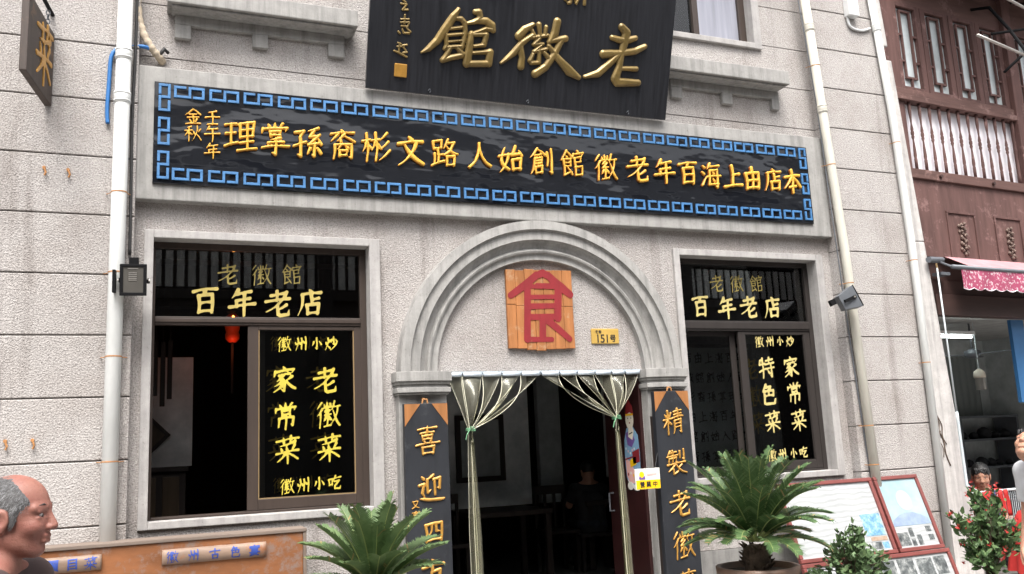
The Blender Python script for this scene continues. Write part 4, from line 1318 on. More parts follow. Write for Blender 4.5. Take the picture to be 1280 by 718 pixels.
dshape([(-.07, .36), (-.09, .46), (.00, .49), (.06, .40), (.0, .34)], M['purple'], 2, 'collar')
dshape([(.00, .30), (.12, .33), (.12, .22), (.01, .20)], M['redpaint'], 3, 'sleeve')
dshape([(-.05, .23), (.06, .27), (.06, .20), (-.04, .17)], M['signyellow'], 3, 'scroll')
dshape(oval(-.06, .02, .05, .035), M['signwhite'], 3, 'cloud')
dshape(oval(.045, .01, .06, .03), M['signwhite'], 3, 'cloud')
dshape(oval(-.01, .575, .068, .085), M['paperface'], 2, 'face')
dshape([(-.035, .50), (-.05, .43), (.02, .40), (.05, .48), (.02, .53)], M['paperface'], 3, 'beard')
dshape([(-.075, .61), (-.065, .68), (-.01, .745), (.05, .68), (.062, .61), (.0, .635)], M['redpaint'], 3, 'hat')
for k_ in range(5):
    dshape(oval(-.085+.042*k_, .115+.012*math.sin(k_*2.0), .011, .014, 8), M[('redpaint', 'signwhite', 'signyellow')[k_ % 3]], 3, 'robe_flower')
    dshape(oval(-.10+.035*k_, .31+.02*math.cos(k_*1.7), .009, .011, 8), M[('signwhite', 'pinkprint')[k_ % 2]], 4, 'robe_flower')
dshape([(-.125, .245), (.118, .285), (.118, .272), (-.125, .232)], M['redpaint'], 4, 'belt')
dshape([(-.11, .075), (-.06, .02), (.01, -.005), (.085, .03), (.105, .085), (.07, .05), (.01, .02), (-.05, .045)], M['signwhite'], 4, 'hem')
dshape([(-.035, .455), (.03, .47), (.03, .46), (-.035, .445)], M['blackink'], 4, 'beard_line')
dshape([(-.07, .622), (.058, .622), (.055, .606), (-.07, .606)], M['signyellow'], 5, 'hat_band')
dshape(oval(-.008, .545, .012, .006, 8), M['redpaint'], 4, 'mouth')
for a in (-.035, .02):
    dshape(oval(a, .585, .007, .006, 8), M['blackink'], 4, 'eye')
ys = thing('open_sign', 'small white and yellow open sign hung at the right door jamb', 'sign', (3.72, -0.2, 1.2))
MB().box(3.612, 3.836, -0.262, -0.246, 1.212, 1.372).build('plate', M['signwhite'], ys, bevel=0.004)
MB().box(3.615, 3.833, -0.2645, -0.2612, 1.215, 1.283).build('yellow_band', M['signyellow'], ys)
YF = wall_frame((0, -0.265, 0))
lettering([('營', 3.668, 1.249, .046), ('業', 3.725, 1.250, .046), ('中', 3.785, 1.250, .046)], YF, 'lettering', [M['blackink']], ys, 30, 0.001, rise=0.0, wx=0.02)
MB().prism(oval(3.668, 1.325, 0.022, 0.026, 14), -0.2645, -0.2612).build('printed_dot', M['signyellow'], ys)
MB().prism([(3.643, 1.290), (3.70, 1.290), (3.694, 1.318), (3.668, 1.300), (3.645, 1.316)], -0.2655, -0.2613).build('printed_motif', M['purple'], ys)
MB().prism([(3.715, 1.318), (3.805, 1.322), (3.805, 1.336), (3.715, 1.332)], -0.2645, -0.2612).build('printed_line', M['pinkprint'], ys)
MB().tube([(3.80, -0.25, 1.365), (3.868, -0.20, 1.50), (3.868, -0.17, 1.62)], 0.003, 6).build('string', M['cable'], ys)

# ------------------------------------------------------------------ clear strip curtain tied in two bunches
sc_ = thing('strip_curtain', 'clear plastic strip curtain tied back in two bunches in the doorway', 'strip curtain', (3.0, -0.03, 0.15))
mb = MB()
mb.box(2.137, 3.868, -0.040, -0.020, 2.150, 2.180)
mb.box(2.137, 3.868, -0.048, -0.0405, 2.172, 2.181)
k = 0
x = 2.145
while x < 3.85:
    mb.box(x, x+0.026, -0.052, -0.0485, 2.163+0.004*(k % 2), 2.180)
    x += 0.033
    k += 1
mb.build('rail', M['alu'], sc_)
def curtain_strip(xa, xb, tie, idx, ztop=2.158):
    tx, tz = tie
    sgn = 1 if (xa+xb)/2 > tx else -1
    n, m = 22, 8
    rows_ = []
    for i in range(n+1):
        t = i/n
        s = t*t*(3-2*t)
        drop = t
        pa = np.array([xa, -0.03, ztop])
        pb = np.array([xb, -0.03, ztop])
        row_ = []
        for j in range(m+1):
            q = j/m
            top = pa+(pb-pa)*q
            off = (idx % 5-2)*0.006
            end = np.array([tx+off+(q-0.5)*0.022, -0.065+0.04*(q-0.5)-0.012*(idx % 3), tz])
            lag = 0.10+0.75*((1-q) if sgn > 0 else q)     # inner edge lags behind: it sags
            hx = t**(1.0+lag*1.1)
            z = top[2]+(end[2]-top[2])*(t**(1.0-0.22*lag))
            xx = top[0]+(end[0]-top[0])*hx
            yy = top[1]+(end[1]-top[1])*t-0.07*math.sin(math.pi*t)*math.sin(math.pi*q)*(1 if idx % 2 else -0.8)-0.03*math.sin(math.pi*t)
            row_.append((xx, yy, z))
        rows_.append(row_)
    # hanging part below the tie
    for i in range(1, 15):
        t = i/14
        row_ = []
        for j in range(m+1):
            q = j/m
            w = (0.010+0.022*min(1, t*2.2))
            ang = idx*0.8
            cx_ = tx+(idx % 5-2)*(0.006+0.004*min(1, t*2))+0.02*t
            row_.append((cx_+(q-0.5)*2*w*math.cos(ang)*0.9, -0.07+(q-0.5)*2*w*math.sin(ang)*0.9+0.015*math.sin(q*math.pi), tz-(tz-0.14)*t))
        rows_.append(row_)
    v = [p for r_ in rows_ for p in r_]
    f = []
    for i in range(len(rows_)-1):
        for j in range(m):
            a = i*(m+1)+j
            f.append((a, a+1, a+m+2, a+m+1))
    mb = MB().add(v, f, 0)
    e0 = rows_ if idx % 5 == 0 else rows_[:n+1]
    e1 = rows_ if idx % 5 == 4 else rows_[:n+1]
    mb.tube([r_[0] for r_ in e0], 0.0026 if sgn > 0 else 0.0015, 5, 1)
    mb.tube([r_[-1] for r_ in e1], 0.0026 if sgn < 0 else 0.0015, 5, 1)
    mb.box(xa+0.004, xb-0.004, -0.058, -0.0525, ztop-0.018, ztop+0.014, 2)
    return mb.build('strip', [M['pvc'], M['pvcedge'], M['alu']], sc_, smooth=True)
lt_ = [2.150, 2.272, 2.437, 2.598, 2.762, 2.929]
rt_ = [2.937, 3.100, 3.257, 3.418, 3.573, 3.700, 3.845]
for i in range(5):
    curtain_strip(lt_[i]+0.004, lt_[i+1]-0.004, (2.315, 1.735), i)
for i in range(6):
    curtain_strip(rt_[i]+0.004, rt_[i+1]-0.004, (3.580, 1.785), i+1)
for tx, tz in ((2.315, 1.735), (3.580, 1.785)):
    mb = MB()
    for kk in range(3):
        ring = [(tx+0.036*math.cos(a)+0.0, -0.075+0.030*math.sin(a), tz-0.006+0.006*kk+0.004*math.sin(2*a)) for a in np.linspace(0, 2*math.pi, 17)]
        mb.tube(ring, 0.0045, 6, caps=False)
    mb.tube([(tx-0.02, -0.108, tz), (tx-0.045, -0.115, tz-0.035), (tx-0.055, -0.112, tz-0.075)], 0.004, 6)
    mb.tube([(tx-0.005, -0.108, tz), (tx-0.015, -0.118, tz+0.02), (tx+0.012, -0.118, tz+0.016)], 0.004, 6)
    mb.build('tie', M['greentie'], sc_)

# ------------------------------------------------------------------ pipes, cables and lamps on the wall
def pipe(label, pts, r, mat, collars, bands, name='drainpipe'):
    t = thing(name, label, 'drainpipe', pts[-1], 'white drainpipes on the facade')
    MB().tube(pts, r, 18).build('tube', mat, t, True)
    P = [np.array(p, float) for p in pts]
    def onz(z):
        for a, b in zip(P[:-1], P[1:]):
            if min(a[2], b[2]) <= z <= max(a[2], b[2]):
                return a+(b-a)*((z-a[2])/(b[2]-a[2]))
        return P[0]
    for z in collars:
        p, q = onz(z-0.045), onz(z+0.045)
        mb = MB().tube([p, p+(q-p)*0.06, p+(q-p)*0.94, q], [r*1.0, r*1.11, r*1.11, r*1.0], 18)
        for fz in (0.2, 0.8):
            c = p+(q-p)*fz
            mb.tube([c-(q-p)*0.05, c+(q-p)*0.05], r*1.15, 18)
        mb.build('collar', mat, t, True)
    for z in bands:
        p, q = onz(z-0.004), onz(z+0.004)
        mb = MB().tube([p, q], r*1.045, 16)
        mb.tube([p+np.array([r, 0.0, 0]), p+np.array([r*1.6, 0.06, 0.004])], 0.003, 5)
        mb.tube([p-np.array([r, 0.0, 0]), p+np.array([-r*1.6, 0.06, 0.004])], 0.003, 5)
        mb.build('wire_clip', M['rust'], t)
pipe('white drainpipe left of the left window', [(-0.176, -0.17, 6.1), (-0.186, -0.17, 3.2), (-0.196, -0.17, 0.1)], 0.050, M['pipe'], [4.42, 4.10], [3.42, 2.865, 2.30, 1.62])
pipe('leaning cream drainpipe between the right window and the bare wall', [(5.925, -0.16, 6.1), (6.035, -0.16, 4.16), (6.085, -0.16, 3.3), (6.180, -0.16, 0.1)], 0.042, M['pipe2'], [5.50, 4.66], [5.1, 4.1, 2.95, 1.63, 1.28])
pipe('thin white drainpipe beside the whitewashed corner on the right', [(6.80, -0.155, 6.1), (6.90, -0.155, 4.7), (6.94, -0.155, 3.4), (6.93, -0.155, 0.1)], 0.036, M['pipe'], [5.62], [4.4, 3.2, 2.2])
def cable(label, pts, r, mat, name='cable', cat='cable'):
    o = MB().tube(pts, r, 8).build(name, mat, None, True)
    return tag(o, label, cat)
def smooth_path(pts, k=6):
    P = [np.array(p, float) for p in pts]
    out = []
    for i in range(len(P)-1):
        a, b = P[i], P[i+1]
        m0 = (P[i+1]-P[max(i-1, 0)])/2
        m1 = (P[min(i+2, len(P)-1)]-a)/2
        for j in range(k):
            t = j/k
            out.append((2*t**3-3*t*t+1)*a+(t**3-2*t*t+t)*m0+(-2*t**3+3*t*t)*b+(t**3-t*t)*m1)
    out.append(P[-1])
    return out
cable('thin dark cable running down beside the left drainpipe', smooth_path([(-0.105, -0.122, 6.1), (-0.108, -0.124, 4.6), (-0.118, -0.122, 4.0), (-0.112, -0.124, 3.4), (-0.11, -0.122, 3.0)]), 0.010, M['cable'])
cable('thin grey cable running down beside the cream drainpipe', smooth_path([(5.86, -0.13, 6.1), (5.96, -0.13, 4.9), (6.00, -0.125, 4.0), (6.03, -0.125, 3.2), (6.07, -0.125, 2.2), (6.12, -0.125, 1.2)]), 0.006, M['greymetal'])
cable('blue hose looping beside the left drainpipe', smooth_path([(0.06, -0.02, 4.50), (-0.035, -0.09, 4.528), (-0.15, -0.10, 4.518), (-0.215, -0.13, 4.48), (-0.262, -0.135, 4.41), (-0.272, -0.13, 4.22), (-0.278, -0.13, 4.02), (-0.272, -0.13, 3.92)]), 0.014, M['bluehose'], 'hose', 'hose')
dct = thing('wrapped_duct', 'beige taped pipe bundle bending into a hole at upper left', 'pipe bundle', (0.0, -0.06, 4.5))
pth = smooth_path([(-0.118, -0.07, 6.1), (-0.112, -0.08, 5.1), (-0.100, -0.085, 4.80), (-0.070, -0.085, 4.66), (-0.02, -0.08, 4.555), (0.04, -0.05, 4.49), (0.075, 0.0, 4.465)], 8)
rr_ = [0.027+0.003*math.sin(i*1.7) for i in range(len(pth))]
MB().tube(pth, rr_, 12).build('taped_bundle', M['tape'], dct, True)
MB().tube([(0.05, -0.055, 4.495), (0.082, -0.06, 4.545), (0.11, -0.03, 4.53)], [0.014, 0.016, 0.012], 8).build('wire_end', M['cable'], dct, True)
jb = thing('junction_box', 'small white box high on the right wall near the thin drainpipe', 'wall box', (6.5, -0.11, 5.72))
MB().box(6.47, 6.60, -0.19, -0.11, 5.70, 5.98).build('box', M['whitebox'], jb, bevel=0.01)
MB().tube(smooth_path([(6.49, -0.13, 5.70), (6.52, -0.13, 5.60), (6.66, -0.125, 5.58), (6.78, -0.125, 5.62)]), 0.013, 8).build('wire', M['whitebox'], jb, True)

def floodlight(label, loc, rot, back, dep=0.075):
    t = thing('floodlight', label, 'floodlight', loc, 'floodlights on the facade')
    x, y, z = loc
    w, h = 0.083, 0.105
    mb = MB()
    mb.box(x-w, x+w, y-0.012, y+0.0, z-h, z-h+0.021)
    mb.box(x-w, x+w, y-0.012, y+0.0, z+h-0.019, z+h)
    mb.box(x-w, x-w+0.021, y-0.012, y, z-h+0.021, z+h-0.019)
    mb.box(x+w-0.021, x+w, y-0.012, y, z-h+0.021, z+h-0.019)
    mb.build('bezel', M['blackmetal'], t, bevel=0.003)
    v = [(x-w, y, z-h), (x+w, y, z-h), (x+w, y, z+h), (x-w, y, z+h), (x-w*0.72, y+dep, z-h*0.66), (x+w*0.72, y+dep, z-h*0.66), (x+w*0.72, y+dep, z+h*0.66), (x-w*0.72, y+dep, z+h*0.66)]
    mb = MB().add(v, [(4, 5, 6, 7), (0, 1, 5, 4), (1, 2, 6, 5), (2, 3, 7, 6), (3, 0, 4, 7)])
    mb.build('housing', M['greymetal'] if back else M['blackmetal'], t, bevel=0.004)
    MB().box(x-w+0.021, x+w-0.021, y-0.006, y-0.003, z-h+0.021, z+h-0.019).build('glass', M['lampglass'], t)
    mb = MB()
    for k in range(5):
        mb.box(x-0.028, x+0.022, y-0.0085, y-0.0062, z-0.005+k*0.012, z+0.001+k*0.012)
    mb.box(x-0.035, x+0.03, y-0.0085, y-0.0062, z+0.072, z+0.078)
    mb.build('filament', M['reflector'], t)
    MB().box(x-0.030, x+0.028, y+0.015+(dep-0.075)*2.2, y+0.065+(dep-0.075)*2.2, z+h*(0.86 if dep < 0.1 else 0.1), z+h*(1.45 if dep < 0.1 else 0.62)).build('terminal_box', M['blackmetal'], t, bevel=0.003)
    mb = MB()
    for s in (-1, 1):
        mb.box(x+s*(w+0.006)-0.003, x+s*(w+0.006)+0.003, y+0.015, y+0.12, z-0.014, z+0.014)
    mb.box(x-w-0.009, x+w+0.009, y+0.12, y+0.126, z-0.014, z+0.014)
    mb.build('yoke', M['blackmetal'], t)
    mb = MB()
    for s in (-1, 1):
        mb.tube([(x+s*(w+0.009), y+0.03, z), (x+s*(w+0.016), y+0.03, z)], 0.009, 8)
    mb.build('bolt', M['reflector'], t)
    t.rotation_euler = rot
    return t
dv_ = thing('dry_creeper', 'dark dried creeper strands on the whitewashed corner', 'creeper', (7.02, -0.13, 1.3))
for k_, pl in enumerate((((6.99, 1.74), (7.02, 1.62), (7.01, 1.55), (7.05, 1.45), (7.06, 1.33), (7.10, 1.22)), ((7.00, 1.70), (7.05, 1.60), (7.04, 1.50), (7.08, 1.42)), ((7.02, 1.55), (6.99, 1.47), (7.03, 1.38), (7.02, 1.30)))):
    MB().tube(smooth_path([(a, -0.134-0.003*k_, b) for a, b in pl], 5), 0.006-0.001*k_, 6).build('strand', M['twig'], dv_, True)
fl1 = floodlight('black floodlight with square glass beside the left window', (-0.080, -0.285, 2.795), (R(6), 0, R(-5)), False)
mb = MB().box(-0.205, -0.188, -0.32, -0.24, 2.71, 2.86)
mb.tube([(-0.19, -0.22, 2.80), (-0.08, -0.17, 2.80)], 0.006, 6)
mb.tube([(-0.10, -0.17, 2.795), (-0.10, -0.11, 2.795)], 0.010, 6)
mb.xf(lambda a, b, c: (a+0.0, b, c)).build('wall_arm', M['blackmetal'], fl1)
fl2 = floodlight('grey floodlight tilted down on the cream drainpipe', (5.985, -0.32, 2.790), (R(-22), 0, R(66)), True, 0.15)

# ------------------------------------------------------------------ projecting wooden sign at upper left
hsn = thing('hanging_sign', 'dark weathered wooden sign hanging edge-on from the wall at upper left', 'hanging sign', (-0.70, -0.41, 4.01))
A_ = np.array((-0.712, -0.715, 4.01))
B_ = np.array((-0.622, -0.12, 4.01))
hx = (B_-A_)/np.linalg.norm(B_-A_)
hn = np.array((hx[1], -hx[0], 0))     # towards +X
HL = np.linalg.norm(B_-A_)
HF = wall_frame(A_, hx, (0, 0, 1), hn)
mb = MB().box(0, HL, -0.045, 0.0, 0, 0.52)
mb.v = [tuple(HF(p[0], p[2], p[1])) for p in mb.v]
mb.build('board', M['oldwood'], hsn, bevel=0.006)
lettering([('菜', HL*0.60, 0.275, .42)], wall_frame(HF(0, 0, 0.001), hx, (0, 0, 1), hn), 'character', [M['goldc']], hsn, 44, 0.008, 0.3, 1.15)
mb = MB()
for s in (0.12, HL-0.10):
    for k in range(4):
        c = HF(s, 0.535+k*0.032, -0.022)
        ring = [c+np.array((0.012*math.cos(a)*(1 if k % 2 else 0.2), 0.012*math.cos(a)*(0.2 if k % 2 else 1), 0.02*math.sin(a))) for a in np.linspace(0, 2*math.pi, 11)]
        mb.tube(ring, 0.004, 5, caps=False)
mb.build('chain', M['greymetal'], hsn)
MB().tube([HF(-0.05, 0.67, -0.022), HF(HL+0.14, 0.67, -0.022)], 0.014, 8).build('iron_arm', M['blackmetal'], hsn)

# ------------------------------------------------------------------ orange wooden counter at lower left, bamboo name strips
bn = thing('wooden_counter', 'worn orange painted wooden counter under the left window', 'counter', (0.0, -0.2, 0.1))
mb = MB()
mb.cbox(-1.7, 1.005, -0.350, -0.325, 0.62, 1.102, 0.003)
mb.cbox(-1.7, 1.005, -0.350, -0.325, 0.12, 0.617, 0.003)
mb.build('front_board', M['bench'], bn)
MB().box(-1.72, 1.03, -0.362, -0.115, 1.103, 1.125).build('top', M['benchtop'], bn, bevel=0.004)
MB().box(1.006, 1.028, -0.356, -0.12, 0.10, 1.102).build('end_board', M['benchtop'], bn, bevel=0.003)
MB().box(-1.7, 1.0, -0.30, -0.12, 0.10, 0.14).build('base', M['indark'], bn)
def bamboo(x0, x1, zc, label, chars):
    t = thing('bamboo_strip', label, 'bamboo sign', ((x0+x1)/2, -0.35, zc), 'bamboo strips on the counter')
    r_ = 0.047
    v, f = [], []
    nS = 26
    nodes = [x0+(x1-x0)*q for q in (0.24, 0.55, 0.83)]
    for i in range(nS+1):
        x = x0+(x1-x0)*i/nS
        rr = r_*(1+0.05*sum(math.exp(-((x-nd)/0.012)**2) for nd in nodes))
        for k in range(11):
            a = math.pi*k/10
            v.append((x, -0.352-rr*0.62*math.sin(a), zc-rr*math.cos(a)))
    for i in range(nS):
        for k in range(10):
            a = i*11+k
            f.append((a, a+1, a+12, a+11))
    f.append(tuple(range(11)))
    f.append(tuple(nS*11+k for k in range(10, -1, -1)))
    MB().add(v, f).build('half_tube', M['bamboo'], t, True)
    fr_ = wall_frame((0, -0.352, zc))
    def bend(u, v_, c):
        b = max(-0.98, min(0.98, v_/r_))
        return np.array((u, -0.352-r_*0.62*math.sqrt(1-b*b)-0.0012-c, zc+v_))
    mb = MB()
    for c, x, s in chars:
        V, F, n_ = letter_mesh(c, s, 30, 0.0012, 0, 0.02, 0, 0.05, 1.1)
        mb.add([bend(x+a, b, cc) for a, b, cc in V], F)
    mb.build('lettering', M['bluepaint'], t)
bamboo(0.130, 0.765, 1.012, 'right split bamboo strip with five blue characters on the counter', [('徽', .19, .072), ('州', .315, .072), ('古', .445, .068), ('色', .57, .070), ('宴', .69, .072)])
bamboo(-0.66, -0.215, 1.018, 'left split bamboo strip behind the walking man with blue characters', [('特', -.60, .072), ('價', -.485, .074), ('目', -.375, .066), ('菜', -.275, .076)])

# ------------------------------------------------------------------ leaning display boards
LK = R(20.0)
def board_frame(z0):
    y0 = -0.165-(1.165-z0)*math.tan(LK)
    return wall_frame((0, y0, z0), (1, 0, 0), (0, math.sin(LK), math.cos(LK)), (0, -math.cos(LK), math.sin(LK)))
def display(x0, x1, za, zb, label, sheet_mat, pics):
    t = thing('display_board', label, 'display board', ((x0+x1)/2, -0.4, za), 'framed display boards leaning on the wall')
    F_ = board_frame(za)
    H = (zb-za)/math.cos(LK)
    w = 0.034
    def bb(mb, a, b, c, d, e, f_):
        k = len(mb.v)
        mb.box(a, b, e, f_, c, d)
        mb.v[k:] = [tuple(F_(p[0], p[2], p[1])) for p in mb.v[k:]]
    mb = MB()
    bb(mb, x0, x1, 0, w, -0.015, 0.022)
    bb(mb, x0, x1, H-w, H, -0.015, 0.022)
    bb(mb, x0, x0+w, w, H-w, -0.015, 0.022)
    bb(mb, x1-w, x1, w, H-w, -0.015, 0.022)
    mb.build('frame', M['picframe'], t, bevel=0.006)
    mb = MB()
    bb(mb, x0+w, x1-w, w, H-w, 0.0, 0.004)
    mb.build('sheet', sheet_mat, t)
    for i, (a, b, c, d, mt) in enumerate(pics):
        mb = MB()
        W, HH = x1-x0-2*w, H-2*w
        bb(mb, x0+w+a*W, x0+w+b*W, w+c*HH, w+d*HH, 0.0045, 0.0060+0.0004*(i % 3))
        mb.build('photo', mt, t)
    return t, F_, H
display(5.02, 6.64, 0.12, 0.525, 'low framed board of grey photographs under the leaning poster', M['paper'],
        [(0.03, 0.16, 0.15, 0.85, M['greyphoto']), (0.19, 0.33, 0.1, 0.9, M['greyphoto']), (0.36, 0.48, 0.12, 0.92, M['greyphoto']), (0.50, 0.60, 0.35, 0.95, M['greyphoto']),
         (0.62, 0.735, 0.42, 0.96, M['greyphoto']), (0.62, 0.735, 0.02, 0.39, M['greyphoto']), (0.755, 0.87, 0.25, 0.93, M['greyphoto']), (0.885, 0.97, 0.52, 0.94, M['greyphoto']), (0.89, 0.97, 0.05, 0.45, M['greyphoto'])])
display(5.02, 6.062, 0.530, 1.165, 'wide framed white board with a blue photo sheet at its corner', M['paper'],
        [(0.765, 0.985, 0.22, 0.53, M['bluephoto']), (0.80, 0.985, 0.145, 0.20, M['tanphoto']), (0.79, 0.90, 0.03, 0.13, M['greyphoto']), (0.91, 0.98, 0.03, 0.12, M['bluephoto'])])
tP, FP_, HP = display(6.086, 6.605, 0.530, 1.165, 'narrow framed poster with a pale blue faded portrait above grey photos', M['paper'],
        [(0.0, 1.0, 0.31, 1.0, M['poster']), (0.03, 0.30, 0.03, 0.22, M['greyphoto']), (0.34, 0.45, 0.15, 0.28, M['greyphoto']), (0.50, 0.62, 0.02, 0.17, M['greyphoto']), (0.79, 0.92, 0.20, 0.28, M['greyphoto']), (0.80, 0.93, 0.08, 0.16, M['greyphoto']), (0.34, 0.44, 0.02, 0.12, M['greyphoto'])])
def on_poster(poly, lay, mat, name):
    mb = MB().prism(poly, 0, 1)
    mb.v = [tuple(FP_(6.12+x*0.451, 0.034+z*(HP-0.068), 0.0066+0.0005*lay+0.0004*y)) for x, y, z in mb.v]
    mb.build(name, mat, tP)
on_poster([(0.02, .315), (.06, .40), (.25, .47), (.42, .50), (.62, .50), (.80, .46), (.96, .40), (.98, .315)], 0, M['posterfig'], 'faded_shoulders')
on_poster(oval(.52, .68, .19, .155, 24), 1, M['posterface'], 'faded_face')

# ------------------------------------------------------------------ plants
def frond(mb, base, az, el, L, droop, rnd, width=0.13, mi=0, nl=52):
    p = np.array(base, float)
    d = np.array((math.cos(az)*math.cos(el), math.sin(az)*math.cos(el), math.sin(el)))
    side0 = np.array((-math.sin(az), math.cos(az), 0))
    n = nl
    st = L/n
    old = 1.0 if (el < 0.45 and rnd.random() < 0.4) else 0.0
    twist = rnd.gauss(0, 0.10)
    pts = [p.copy()]
    e = el
    for i in range(n):
        t = i/n
        e -= droop/n*(0.4+1.4*t)
        az += twist/n
        d = np.array((math.cos(az)*math.cos(e), math.sin(az)*math.cos(e), math.sin(e)))
        p = p+d*st
        pts.append(p.copy())
        if t < 0.16:
            continue
        upv = np.cross(side0, d)
        if upv[2] < 0:
            upv = -upv
        lw = width*(math.sin(math.pi*min(1, (t-0.08)*1.02))**0.55)*rnd.uniform(0.8, 1.12)
        for s in (-1, 1):
            fwd = 0.40+0.55*t
            dirl = side0*s*0.86+d*fwd+upv*0.36+np.array((0, 0, -0.05))
            dirl /= np.linalg.norm(dirl)
            tip = p+dirl*lw+np.array((0, 0, -0.012))*rnd.uniform(0.3, 1.5)
            mid = p+dirl*lw*0.55+upv*0.004
            hw = 0.0052
            wv = d*hw
            k = len(mb.v)
            mb.v += [tuple(p-wv), tuple(p+wv), tuple(mid+wv*1.1), tuple(mid-wv*1.1), tuple(tip)]
            mb.f += [(k, k+1, k+2, k+3), (k+3, k+2, k+4)]
            q_ = rnd.random()
            m_ = 3 if (q_ < 0.02+0.10*old) else (mi if q_ > 0.28 else 1-mi)
            mb.mi += [m_, m_]
    q = pts[::4]+[pts[-1]]
    mb.tube(q, [0.006*(1-0.8*i/len(q)) for i in range(len(q))], 5, 2)

def cycad(label, c, potz, potr, specs, seed, trunk_h, pal):
    rnd = random.Random(seed)
    x, y, z = c
    t = thing('potted_cycad', label, 'cycad', (x, y, 0.10), 'potted cycads in front of the facade')
    H = potz-0.10
    MB().lathe([(potr*0.68, 0.0), (potr*0.74, 0.03), (potr*0.93, H*0.7), (potr*0.96, H*0.9), (potr*1.05, H*0.92), (potr*1.06, H), (potr*0.94, H), (potr*0.92, H-0.04)], (x, y, 0.10), 28).build('pot', M['pot'], t, True)
    MB().lathe([(potr*0.92, 0), (potr*0.5, 0.012), (0.01, 0.02)], (x, y, potz-0.04), 20).build('soil', M['soil'], t, True)
    mb = MB().lathe([(0.085, 0.0), (0.10, trunk_h*0.5), (0.085, trunk_h*0.85), (0.05, trunk_h)], (x, y, potz-0.03), 16)
    for k in range(60):
        a, h_ = rnd.uniform(0, 6.28), rnd.uniform(0.01, trunk_h)
        p = np.array((x+0.092*math.cos(a), y+0.092*math.sin(a), potz-0.03+h_))
        o = np.array((math.cos(a), math.sin(a), 0.7))*0.03
        mb.tube([p-o*0.3, p+o], [0.014, 0.004], 5)
    mb.build('trunk', M['cytrunk'], t)
    mb = MB()
    for (az, el, L, dr) in specs:
        frond(mb, (x+0.03*math.cos(az), y+0.03*math.sin(az), z), az, el, L, dr, rnd, 0.118, 0)
    mb.build('crown', [pal, M['cycad2'], M['rachis'], M['drytip']], t, fix=False)
    return t
rnd = random.Random(11)
spec = []
for ring, (el, n, L, dr) in enumerate(((84, 7, .62, .45), (69, 11, .66, .55), (54, 13, .62, .70), (38, 13, .54, .80), (18, 11, .44, .70))):
    for k in range(n):
        spec.append((2*math.pi*(k+0.4*ring)/n+rnd.uniform(-.16, .16), R(el+rnd.uniform(-7, 7)), L*rnd.uniform(.88, 1.08), dr*rnd.uniform(.8, 1.2)))
cycad('full round cycad in a clay pot right of the doorway', (3.985, -1.22, 0.865), 0.70, 0.27, spec, 5, 0.17, M['cycad'])
rnd = random.Random(23)
spec = []
for ring, (el, n, L, dr) in enumerate(((80, 8, .55, .40), (63, 11, .57, .55), (47, 12, .50, .60), (28, 10, .43, .60))):
    for k in range(n):
        spec.append((2*math.pi*(k+0.3*ring)/n+rnd.uniform(-.2, .2), R(el+rnd.uniform(-8, 8)), L*rnd.uniform(.85, 1.1), dr*rnd.uniform(.8, 1.2)))
cycad('low pale cycad in a clay pot between counter and doorway', (1.375, -0.80, 0.75), 0.575, 0.25, spec, 9, 0.17, M['cycad2'])

